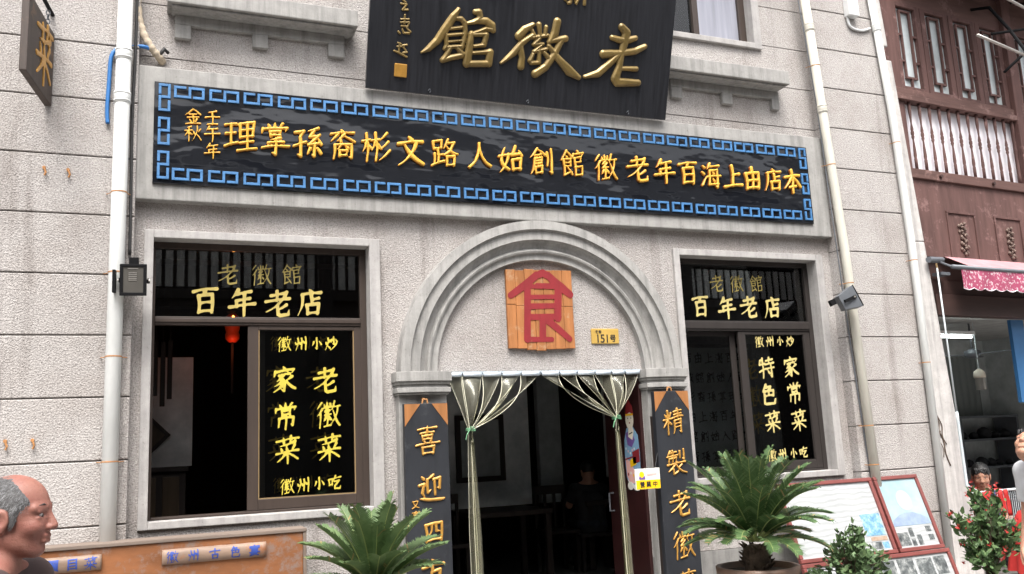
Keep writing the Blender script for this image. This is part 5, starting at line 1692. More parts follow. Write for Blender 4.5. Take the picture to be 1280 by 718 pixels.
def leafy(label, name, c, potr, poth, blobs, nleaf, size, mats, seed, flowers=0, cat='shrub', sprigs=()):
    rnd = random.Random(seed)
    x, y = c
    t = thing(name, label, cat, (x, y, 0.10))
    MB().lathe([(potr*0.7, 0), (potr*0.95, poth*0.85), (potr*1.06, poth*0.87), (potr*1.06, poth), (potr*0.9, poth), (potr*0.88, poth-0.03)], (x, y, 0.10), 22).build('pot', M['pot'], t, True)
    st, lf, fw_ = MB(), MB(), MB()
    def leaf(p, d, s, mi):
        d = d/(np.linalg.norm(d)+1e-9)
        sd = np.cross(d, np.array((rnd.uniform(-1, 1), rnd.uniform(-1, 1), rnd.uniform(0.2, 1))))
        sd /= np.linalg.norm(sd)+1e-9
        nn = np.cross(sd, d)
        w = s*0.26
        pts = [p, p+d*s*0.35+sd*w-nn*s*0.05, p+d*s*0.75+sd*w*0.7-nn*s*0.04, p+d*s, p+d*s*0.75-sd*w*0.7-nn*s*0.04, p+d*s*0.35-sd*w-nn*s*0.05]
        mid = p+d*s*0.5
        k = len(lf.v)
        lf.v += [tuple(q) for q in pts]+[tuple(mid)]
        lf.f += [(k, k+1, k+6), (k+1, k+2, k+6), (k+2, k+3, k+6), (k+3, k+4, k+6), (k+4, k+5, k+6), (k+5, k, k+6)]
        lf.mi += [mi]*6
    root = np.array((x, y, 0.10+poth-0.02))
    twigs = []
    for b in blobs:
        bc, br = np.array(b[:3]), b[3]
        for k in range(int(b[4])):
            v = np.array([rnd.gauss(0, 1) for _ in range(3)])
            v /= np.linalg.norm(v)
            tip = bc+v*br*rnd.uniform(0.45, 1.05)*np.array((1, 1, 0.95))
            m1 = root+(tip-root)*0.45+np.array((rnd.uniform(-.03, .03), rnd.uniform(-.03, .03), 0.05))
            st.tube([root+np.array((rnd.uniform(-.03, .03), rnd.uniform(-.03, .03), 0)), m1, tip], [0.007, 0.004, 0.002], 5)
            twigs.append((m1, tip))
    for sp in sprigs:
        st.tube([root, (root+np.array(sp))/2+np.array((0, 0, 0.06)), np.array(sp)], [0.007, 0.004, 0.002], 5)
        twigs += [((root+np.array(sp))/2, np.array(sp))]*3
    for k in range(nleaf):
        a, b = rnd.choice(twigs)
        q = rnd.random()**0.55
        p = a+(b-a)*q+np.array([rnd.gauss(0, .018) for _ in range(3)])
        d = (b-a)/(np.linalg.norm(b-a)+1e-9)*0.5+np.array([rnd.gauss(0, .6), rnd.gauss(0, .6), rnd.gauss(0.2, .5)])
        leaf(p, d, size*rnd.uniform(.65, 1.2), 0 if rnd.random() < 0.8 else 1)
    for k in range(flowers):
        a, b = rnd.choice(twigs)
        b = np.array(b)
        p = b+(b-np.array((x, y, .72)))*rnd.uniform(0.05, .22)+np.array([rnd.gauss(0, .015) for _ in range(3)])
        for j in range(7):
            an = j*0.9+rnd.random()
            d = np.array((math.cos(an), rnd.uniform(-.6, .6), math.sin(an)))
            s = 0.019*rnd.uniform(.7, 1.2)
            q1, q2 = p+d*s, p+np.array((math.cos(an+.6), -.4, math.sin(an+.6)))*s*1.1
            kk = len(fw_.v)
            fw_.v += [tuple(p), tuple(q1), tuple(q2)]
            fw_.f.append((kk, kk+1, kk+2))
            fw_.mi.append(0)
    st.build('stems', M['twig'], t)
    lf.build('foliage', mats, t, fix=False)
    if flowers:
        fw_.build('blossoms', M['redflower'], t, fix=False)
    return t
leafy('dark small-leaved shrub between the right cycad and the display boards', 'potted_shrub', (4.82, -1.22), 0.17, 0.40,
      [(4.74, -1.28, .66, .20, 26), (4.95, -1.22, .62, .20, 24), (4.80, -1.30, .80, .13, 12), (5.05, -1.15, .56, .15, 14), (4.60, -1.2, .55, .14, 10)], 1700, 0.055, [M['shrub'], M['cycad2']], 4)
leafy('green shrub with red blossoms in a pot by the whitewashed corner', 'flowering_shrub', (5.92, -1.45), 0.17, 0.36,
      [(5.86, -1.47, .86, .19, 28), (5.98, -1.42, .98, .15, 20), (6.05, -1.45, .76, .16, 16), (5.80, -1.5, .66, .14, 14), (5.92, -1.45, .62, .14, 14)], 1300, 0.062, [M['camellia'], M['cycad2']], 8, 60,
      sprigs=((5.56, -1.50, .93), (5.60, -1.52, .84), (5.86, -1.45, 1.09), (6.12, -1.40, 1.10)))

# ------------------------------------------------------------------ timber shop house on the right (turned by 4.7 degrees)
SA = R(4.7)
SO = np.array((7.35, 0.0, 0.0))
sd_ = np.array((math.cos(SA), math.sin(SA), 0))
sn_ = np.array((-math.sin(SA), math.cos(SA), 0))
def RS(s, off, z):
    return tuple(SO+sd_*s+sn_*off+np.array((0, 0, z)))
class SB(MB):
    def build(self, *a, **k):
        self.xf(RS)
        return MB.build(self, *a, **k)
shop = thing('timber_shop_house', 'faded red timber shop house with lattice windows and balusters at right', 'building', RS(1.6, 0, 0))
SE = 5.2
mb = SB()
mb.box(-0.36, SE, -0.04, 0.06, 4.985, 5.06)        # window sill beam
mb.box(-0.36, SE, -0.06, 0.05, 4.925, 4.984)
mb.box(-0.36, SE, -0.06, 0.05, 4.085, 4.185)       # lower rail
mb.box(-0.36, SE, -0.01, 0.05, 6.04, 6.45)
mb.build('beam', M['redwoodh'], shop, bevel=0.006)
for a, b in ((1.655, 1.80), (3.55, 3.70)):
    SB().box(a, b, -0.065, 0.08, 3.28, 6.5).build('post', M['redwood'], shop, bevel=0.008)
mb = SB()
mb.box(-0.36, -0.125, -0.02, 0.045, 4.19, 6.2)
mb.build('post', M['redwood'], shop, bevel=0.008)
pins = SB()
for s in (0.22, 1.06):
    pins.tube([(s, -0.058, 4.13), (s, -0.085, 4.13)], 0.02, 8)
pins.build('peg', M['darktimber'], shop)
def lattice(s0, s1):
    z0, z1 = 5.085, 6.02
    mb = SB()
    fw_ = 0.055
    a0, a1 = s0-0.075, s1+0.075
    mb.box(a0, s0, -0.012, 0.05, z0-0.02, z1+0.03)
    mb.box(s1, a1, -0.012, 0.05, z0-0.02, z1+0.03)
    mb.box(s0, s1, -0.012, 0.05, z0-0.02, z0+0.02)
    mb.box(s0, s1, -0.012, 0.05, z1-0.01, z1+0.03)
    w = mb.build('lattice_window', M['redwood'], shop, bevel=0.004)
    SB().box(s0, s1, 0.034, 0.038, z0+0.02, z1-0.01).build('pane', M['paleglass'], w)
    mb = SB()
    W = s1-s0
    b0, b1 = s0+W*0.24, s1-W*0.24
    t = 0.010
    mb.box(b0-t, b0+t, 0.002, 0.026, z0+0.14, z1-0.06)
    mb.box(b1-t, b1+t, 0.002, 0.026, z0+0.14, z1-0.06)
    mb.box(b0-t, b1+t, 0.001, 0.027, z0+0.118, z0+0.14)
    mb.box(b0-t, b1+t, 0.001, 0.027, z1-0.06, z1-0.04)
    for zz in (z0+0.30, z0+0.60):
        mb.box(s0, b0-t, 0.002, 0.026, zz, zz+0.02)
        mb.box(b1+t, s1, 0.002, 0.026, zz, zz+0.02)
    mb.box((s0+s1)/2-t, (s0+s1)/2+t, 0.002, 0.026, z0+0.02, z0+0.118)
    mb.build('lattice', M['redwood'], w)
for s0, s1 in ((-0.065, 0.225), (0.385, 0.68), (0.84, 1.135), (1.29, 1.575), (1.90, 2.20), (2.36, 2.66), (2.82, 3.12)):
    lattice(s0, s1)
SB().box(-0.36, SE, 0.052, 0.07, 3.2, 6.5).build('back_wall', M['redwood'], shop)
SB().box(-0.12, SE, 0.040, 0.0515, 4.19, 4.92).build('white_boards', M['whiteboard'], shop)
PB0 = [(0.021, 0), (0.021, .12), (0.017, .13), (0.022, .16), (0.019, .22), (0.013, .30), (0.012, .33), (0.022, .36), (0.016, .372), (0.023, .39), (0.023, .41), (0.016, .425), (0.021, .44), (0.011, .50), (0.014, .56), (0.022, .63), (0.021, .74)]
PB = [(a*0.80, b) for a, b in PB0]
k = 0
s = -0.055
while s < 3.4:
    if not (1.62 < s < 1.83):
        SB().lathe(PB, (s, -0.012, 4.186), 10).build('baluster', M['redwood'], shop, True)
    s += 0.152
mb = SB()
mb.box(-0.36, SE, -0.03, 0.05, 3.28, 4.084)
mb.build('lower_panel', M['redwood'], shop)
for s0 in (0.265, 1.025, 1.95, 2.7):
    s1 = s0+0.45
    mb = SB()
    mb.box(s0, s1, -0.046, -0.031, 3.755, 3.78)
    mb.box(s0, s0+0.02, -0.044, -0.031, 3.28, 3.754)
    mb.box(s1-0.02, s1, -0.044, -0.031, 3.28, 3.754)
    cp = mb.build('carved_panel', M['redwood'], shop, bevel=0.003)
    mb = SB()
    rc = random.Random(int(s0*100))
    for q in range(26):
        zz = 3.31+0.34*q/26
        xx = s0+0.225+0.055*math.sin(q*1.3)*rc.uniform(.4, 1)
        mb.lathe([(0.002, 0), (0.024*rc.uniform(.6, 1.1), 0.012), (0.012, 0.030), (0.002, 0.04)], (xx, -0.038+rc.uniform(-.004, .004), zz), 7)
    mb.build('carving', M['carve'], cp, True)
mb = SB()
mb.box(-0.03, SE, -0.02, 0.10, 2.685, 2.90)
mb.box(-0.03, SE, 0.01, 0.10, 2.902, 3.05)
mb.box(-0.03, SE, 0.03, 0.10, 3.052, 3.279)
mb.build('lintel', M['darktimber'], shop, bevel=0.005)
mb = SB()
mb.box(-0.1, SE, -0.72, 0.3, 6.46, 6.52)
for q in range(24):
    mb.box(-0.05+q*0.22, 0.02+q*0.22, -0.74, 0.1, 6.40, 6.455)
mb.build('eave', M['darktimber'], shop)
SB().add([(-0.15, -0.86, 6.53), (SE, -0.86, 6.53), (SE, 3.5, 8.2), (-0.15, 3.5, 8.2), (-0.15, -0.86, 6.60), (SE, -0.86, 6.60), (SE, 3.5, 8.28), (-0.15, 3.5, 8.28)],
         [(0, 1, 2, 3), (4, 5, 6, 7), (0, 1, 5, 4), (1, 2, 6, 5), (2, 3, 7, 6), (3, 0, 4, 7)]).build('roof', M['tile'], shop)
# shop interior
mb = SB()
mb.box(-0.02, 5.2, 3.2, 3.26, 0.1, 2.9)
mb.box(5.14, 5.2, 0.1, 3.2, 0.1, 2.9)
mb.build('inner_wall', M['inwall'], shop)
v, f = [], []
for i in range(141):
    x = 0.02+i*0.035
    y = 3.18+0.012*(1 if i % 4 < 2 else -1)
    v += [(x, y, 1.72), (x, y, 2.62)]
for i in range(140):
    f.append((2*i, 2*i+2, 2*i+3, 2*i+1))
SB().add(v, f).build('corrugated_lining', M['corrug'], shop)
SB().box(-0.02, 5.2, 0.105, 3.26, 2.88, 2.93).build('ceiling', M['ceil'], shop)
SB().box(1.29, 1.50, 0.12, 0.16, 1.80, 2.684).build('blue_shutter', M['bluepanel'], shop)
fl_ = SB().box(-0.02, 5.2, 0.0, 3.3, 0.02, 0.14)
structure(fl_.build('shop_floor', M['floor']))
shf = thing('wall_shelf', 'dark wall shelf of goods at the back of the shop', 'shelf', RS(3.5, 2.9, 0.14))
mb = SB()
for z in (0.5, 0.95, 1.35, 1.68):
    mb.box(0.6, 5.1, 2.75, 3.15, z, z+0.03)
for s in (0.6, 1.7, 2.75, 3.8, 5.07):
    mb.box(s, s+0.04, 2.77, 3.14, 0.14, 1.679)
mb.build('frame', M['greymetal'], shf)
rc = random.Random(6)
for z in (0.53, 0.98, 1.38):
    s = 0.75
    while s < 5.0:
        r_ = rc.uniform(.05, .12)
        g_ = SB().lathe([(r_*.8, 0), (r_, r_*.6), (r_*.7, r_*1.2), (r_*.2, r_*1.5)], (s+r_, 2.93, z), 12).build('jar', M['blackcloth'], None, True)
        tag(g_, 'dark rounded jar on the shelves at the back of the shop', 'jar', 'dark jars on the shop shelves')
        s += 2*r_+rc.uniform(.01, .12)
ft = thing('fluorescent_lamp', 'lit fluorescent tube under the shop ceiling', 'ceiling lamp', RS(2.2, 1.5, 2.7))
SB().box(1.55, 2.56, 1.46, 1.54, 2.715, 2.76).build('fitting', M['whitebox'], ft, bevel=0.005)
SB().tube([(1.57, 1.5, 2.69), (2.53, 1.5, 2.69)], 0.014, 10).build('tube', M['tube'], ft, True)
fn = thing('ceiling_fan', 'dark ceiling fan inside the shop', 'fan', RS(2.65, 1.6, 2.48))
mb = SB().lathe([(0.05, 0), (0.10, .03), (0.10, .09), (.03, .12)], (2.65, 1.6, 2.43), 14)
mb.tube([(2.65, 1.6, 2.54), (2.65, 1.6, 2.88)], 0.012, 8)
mb.build('motor', M['greymetal'], fn, True)
for k in range(3):
    a = 0.5+k*2.094
    mb = SB()
    c_, s_ = math.cos(a), math.sin(a)
    vv = [(2.65+c_*r_-s_*w, 1.6+s_*r_+c_*w, 2.47+h_) for h_ in (0, .008) for r_, w in ((.09, -.03), (.6, -.06), (.6, .06), (.09, .03))]
    mb.add(vv, [(3, 2, 1, 0), (4, 5, 6, 7), (0, 1, 5, 4), (1, 2, 6, 5), (2, 3, 7, 6), (3, 0, 4, 7)])
    mb.build('blade', M['greymetal'], fn)
hl = thing('hanging_lamp', 'cream capped hanging lamp with clear ribbed shade inside the shop', 'hanging lamp', RS(2.59, 1.5, 2.03))
SB().lathe([(0.068, 0), (0.074, .03), (.066, .07), (.04, .10), (.012, .115)], (2.59, 1.5, 2.17), 16).build('cap', M['paperface'], hl, True)
mb = SB()
mb.lathe([(0.060, 0), (0.060, .148)], (2.59, 1.5, 2.02), 20)
mb.build('ribbed_shade', M['reflector'], hl)
SB().tube([(2.59, 1.5, 2.28), (2.59, 1.5, 2.88)], 0.006, 6).build('cord', M['whiterod'], hl)

# awning with crank rod
aw = thing('awning', 'pink floral awning with scalloped valance over the shop front', 'awning', RS(1.5, -0.2, 3.1))
v, f = [], []
for i in range(41):
    s = 0.15+3.4*i/40
    v += [(s, -0.04, 3.285), (s, -0.30, 3.135)]
for i in range(40):
    f.append((2*i, 2*i+1, 2*i+3, 2*i+2))
SB().add(v, f).build('canvas', M['awnpink'], aw)
v, f = [], []
nS = 220
for i in range(nS+1):
    s = 0.0+3.4*i/nS
    zb = 2.895-0.022*abs(math.sin((s+0.02)*math.pi/0.165))+0.018
    y = -0.315+0.010*math.sin(s*19)
    v += [(s, -0.312, 3.10), (s, y, (3.10+zb)/2), (s, y-0.004*math.sin(s*31), zb)]
for i in range(nS):
    for j in range(2):
        a = i*3+j
        f.append((a, a+1, a+4, a+3))
SB().add(v, f).build('valance', M['floral'], aw, fix=False)
v = []
mb = SB()
mb.tube([(3.4*i/nS, -0.319, 2.895-0.022*abs(math.sin((3.4*i/nS+0.02)*math.pi/0.165))+0.018) for i in range(nS+1)], 0.0045, 5)
mb.build('white_edging', M['whiteboard'], aw)
SB().tube([(-0.12, -0.305, 3.115), (3.5, -0.305, 3.115)], 0.022, 10).build('front_bar', M['greymetal'], aw, True)
mb = SB()
mb.tube([(-0.27, -0.17, 3.205), (0.02, -0.10, 3.23)], 0.030, 10)
mb.tube([(-0.12, -0.305, 3.115), (-0.02, -0.06, 3.23)], 0.012, 8)
mb.box(-0.02, 0.12, -0.10, 0.0, 3.08, 3.11)
mb.build('bracket', M['greymetal'], aw)
mb = SB()
mb.tube([(-0.205, -0.20, 3.165), (-0.195, -0.20, 3.10)], 0.010, 6)
mb.build('gear', M['bead'], aw)
mb = SB()
mb.tube([(-0.20, -0.20, 3.12), (-0.205, -0.21, 1.72)], 0.008, 8)
mb.build('rod', M['whiterod'], aw, True)
mb = SB()
mb.tube(smooth_path([(-0.205, -0.21, 1.72), (-0.205, -0.215, 1.08), (-0.20, -0.22, 1.03), (-0.13, -0.25, 0.98), (-0.10, -0.25, 0.96), (-0.085, -0.25, 0.86)]), 0.014, 8)
mb.build('crank_handle', M['whiterod'], aw, True)

# drying poles under the eave
for (a, b, r_, lab) in (((0.34, -0.6, 5.475), (1.5, -0.55, 5.37), .015, 'pale drying pole reaching furthest left under the eave'),
                        ((0.70, -0.6, 6.03), (1.7, -0.6, 5.84), .015, 'pale drying pole highest under the eave at upper right'),
                        ((0.86, -0.42, 5.66), (1.75, -0.55, 5.86), .015, 'dark drying pole rising to the right under the eave'),
                        ((0.98, -0.42, 5.25), (1.55, -0.58, 5.72), .015, 'dark drying pole propped steeply under the eave')):
    o = SB().tube([a, b], r_, 8).build('drying_pole', M['blackmetal'] if 'dark' in lab else M['reflector'], None, True)
    tag(o, lab, 'pole', 'drying poles under the eave')
SB().tube([(1.12, -0.6, 5.42), (1.12, -0.45, 5.75), (1.15, -0.25, 6.1), (1.2, 0.0, 6.2)], 0.018, 8).build('pole_rack', M['blackmetal'])
tag(bpy.data.objects['pole_rack'], 'dark iron bracket that carries the drying poles', 'bracket')

# goods rack, clothes and red cloth in front of the shop
rk = thing('wire_rack', 'white wire rack with thin vertical bars across the shop front', 'rack', RS(0.6, -0.10, 0.1))
mb = SB()
mb.tube([(-0.09, -0.10, 0.945), (1.6, -0.10, 0.945)], 0.013, 8)
mb.tube([(-0.09, -0.10, 0.66), (1.6, -0.10, 0.66)], 0.008, 8)
mb.build('rail', M['whiterod'], rk, True)
mb = SB()
for k in range(56):
    mb.tube([(-0.08+k*0.03, -0.10, 0.66), (-0.08+k*0.03, -0.10, 0.94)], 0.0036, 5)
mb.build('bars', M['whiterod'], rk)
for s in (-0.07, 0.75, 1.58):
    SB().tube([(s, -0.10, 0.13), (s, -0.10, 0.945)], 0.012, 8).build('leg', M['whiterod'], rk)
rc = random.Random(12)
for k, (s, w, h_, m_, lab) in enumerate(((0.06, .09, .26, 'blackcloth', 'black cloth hung at the left end of the wire rack'), (0.17, .10, .25, 'redcloth', 'wide red cloth hung over the wire rack before the seated boy'),
                                         (0.29, .07, .27, 'navycloth', 'navy cloth hung between the red ones on the wire rack'), (0.40, .05, .22, 'redcloth', 'narrow red cloth hung right of the navy one'), (0.48, .05, .25, 'redcloth', 'red cloth strip hung furthest right on the wire rack'))):
    v, f = [], []
    for i in range(9):
        for j in range(7):
            x = s-w/2+w*i/8
            v.append((x+0.006*math.sin(j*1.3+k), -0.118-0.010*math.sin(i*1.9+k)-(0.004*j), 0.955-h_*j/6))
    for i in range(8):
        for j in range(6):
            a = i*7+j
            f.append((a, a+1, a+8, a+7))
    o = SB().add(v, f).build('hung_cloth', M[m_], None, True)
    sdm = o.modifiers.new('thick', 'SOLIDIFY')
    sdm.thickness = 0.004
    tag(o, lab, 'cloth', 'cloths hung on the wire rack')
# red cloth over a low stand
rt2 = thing('draped_stand', 'low stand draped in bright red cloth behind the flowering shrub', 'stand', RS(0.3, -0.45, 0.10))
v, f = [], []
NR = 48
for j, (z, r_) in enumerate(((0.78, 0.02), (0.785, 0.12), (0.765, 0.22), (0.70, 0.27), (0.55, 0.30), (0.40, 0.325), (0.24, 0.35))):
    for k in range(NR):
        a = 2*math.pi*k/NR
        fo = 1+(0.09*math.sin(7*a+0.6*j)+0.04*math.sin(13*a))*max(0, (0.78-z)*1.8)
        v.append((0.42+r_*fo*1.15*math.cos(a), -0.48+r_*fo*0.7*math.sin(a), z+0.01*math.sin(3*a+j)))
for j in range(6):
    for k in range(NR):
        a, b = j*NR+k, j*NR+(k+1) % NR
        f.append((a, b, b+NR, a+NR))
f.append(tuple(range(NR)))
SB().add(v, f).build('cloth', M['redcloth'], rt2, True)
mb = SB().box(0.2, 0.64, -0.64, -0.32, 0.10, 0.70)
mb.build('stand', M['indark'], rt2)

# ------------------------------------------------------------------ people (smooth bodies from distance fields)
BIGV = 9.0
class Field:
    def __init__(self, xs, ys, zs):
        self.ax = [np.asarray(a, np.float32) for a in (xs, ys, zs)]
        self.S = np.full(tuple(len(a) for a in self.ax), BIGV, np.float32)
    def sub(self, lo, hi):
        sl_ = tuple(slice(max(0, np.searchsorted(a, l)-1), np.searchsorted(a, h)+1) for a, l, h in zip(self.ax, lo, hi))
        return sl_, np.meshgrid(*[a[s] for a, s in zip(self.ax, sl_)], indexing='ij')
    def merge(self, sl_, d, k, op):
        s = self.S[sl_]
        if op == 'u':
            if k > 0:
                h = np.clip(0.5+0.5*(s-d)/k, 0, 1)
                self.S[sl_] = s*(1-h)+d*h-k*h*(1-h)
            else:
                self.S[sl_] = np.minimum(s, d)
        elif op == 's':
            h = np.clip(0.5-0.5*(s+d)/k, 0, 1)
            self.S[sl_] = s*(1-h)-d*h+k*h*(1-h)
        else:
            self.S[sl_] = np.maximum(s, d)
    def cap(self, a, b, ra, rb, k=0.02, op='u'):
        a, b = np.array(a, float), np.array(b, float)
        m = max(ra, rb)+0.06+k
        sl_, (X, Y, Z) = self.sub(np.minimum(a, b)-m, np.maximum(a, b)+m)
        e = b-a
        w = [X-a[0], Y-a[1], Z-a[2]]
        t = np.clip((w[0]*e[0]+w[1]*e[1]+w[2]*e[2])/(e@e+1e-12), 0, 1)
        d = np.sqrt((w[0]-t*e[0])**2+(w[1]-t*e[1])**2+(w[2]-t*e[2])**2)-(ra+(rb-ra)*t)
        self.merge(sl_, d, k, op)
        return self
    def ell(self, c, r, k=0.02, op='u', rot=None):
        c, r = np.array(c, float), np.array(r, float)
        m = max(r)+0.06+k
        sl_, (X, Y, Z) = self.sub(c-m, c+m)
        P = [X-c[0], Y-c[1], Z-c[2]]
        if rot is not None:
            Q = np.array(rot.transposed())
            P = [Q[i][0]*P[0]+Q[i][1]*P[1]+Q[i][2]*P[2] for i in range(3)]
        k0 = np.sqrt(sum((p/q)**2 for p, q in zip(P, r)))
        k1 = np.sqrt(sum((p/(q*q))**2 for p, q in zip(P, r)))+1e-6
        d = k0*(k0-1)/k1
        self.merge(sl_, d, k, op)
        return self
    def plane(self, p, n):
        """keep the side n points away from"""
        X, Y, Z = np.meshgrid(*self.ax, indexing='ij')
        d = (X-p[0])*n[0]+(Y-p[1])*n[1]+(Z-p[2])*n[2]
        self.S = np.maximum(self.S, d.astype(np.float32))
        return self
    def mesh(self):
        S = self.S
        neg = S < 0
        nx, ny, nz = S.shape
        corner = np.zeros((nx-1, ny-1, nz-1), int)
        off = [(i, j, k) for i in (0, 1) for j in (0, 1) for k in (0, 1)]
        for o in off:
            corner += neg[o[0]:nx-1+o[0], o[1]:ny-1+o[1], o[2]:nz-1+o[2]]
        act = (corner > 0) & (corner < 8)
        I, J, K = np.nonzero(act)
        acc = np.zeros((len(I), 3))
        cnt = np.zeros(len(I))
        for a in range(8):
            for b in range(a+1, 8):
                da = [off[b][q]-off[a][q] for q in range(3)]
                if sum(abs(q) for q in da) != 1:
                    continue
                sa = S[I+off[a][0], J+off[a][1], K+off[a][2]]
                sb = S[I+off[b][0], J+off[b][1], K+off[b][2]]
                m = (sa < 0) != (sb < 0)
                t = np.where(m, sa/(sa-sb+1e-12), 0)
                for q, (ax, idx) in enumerate(zip(self.ax, (I, J, K))):
                    pa, pb = ax[idx+off[a][q]], ax[idx+off[b][q]]
                    acc[:, q] += np.where(m, pa+(pb-pa)*t, 0)
                cnt += m
        V = acc/np.maximum(cnt, 1)[:, None]
        vid = -np.ones(act.shape, int)
        vid[I, J, K] = np.arange(len(I))
        F = []
        for axis in range(3):
            sl0 = [slice(None)]*3
            sl1 = [slice(None)]*3
            sl0[axis], sl1[axis] = slice(0, -1), slice(1, None)
            ch = neg[tuple(sl0)] != neg[tuple(sl1)]
            idx = np.array(np.nonzero(ch)).T
            o1, o2 = [(1, 2), (2, 0), (0, 1)][axis]
            ok = (idx[:, o1] > 0) & (idx[:, o2] > 0) & (idx[:, o1] < S.shape[o1]-1) & (idx[:, o2] < S.shape[o2]-1)
            idx = idx[ok]
            flip = neg[idx[:, 0], idx[:, 1], idx[:, 2]]
            q = []
            for d1, d2 in ((0, 0), (1, 0), (1, 1), (0, 1)):
                c = idx.copy()
                c[:, o1] -= d1
                c[:, o2] -= d2
                q.append(vid[c[:, 0], c[:, 1], c[:, 2]])
            q = np.array(q).T
            q = np.where(flip[:, None], q[:, ::-1], q)
            F += [tuple(map(int, r_)) for r_ in q if min(r_) >= 0]
        return V, F

def build_field(fd, name, mat, parent):
    V, F = fd.mesh()
    mb = MB()
    mb.v = [tuple(p) for p in V]
    mb.f = F
    mb.mi = [0]*len(F)
    return mb.build(name, mat, parent, True)

def axis(lo, hi, coarse, fine):
    """grid coordinates: coarse steps, fine inside the given ranges"""
    out, x = [], lo
    while x < hi:
        out.append(x)
        x += next((s for a, b, s in fine if a-1e-9 <= x < b), coarse)
    return out

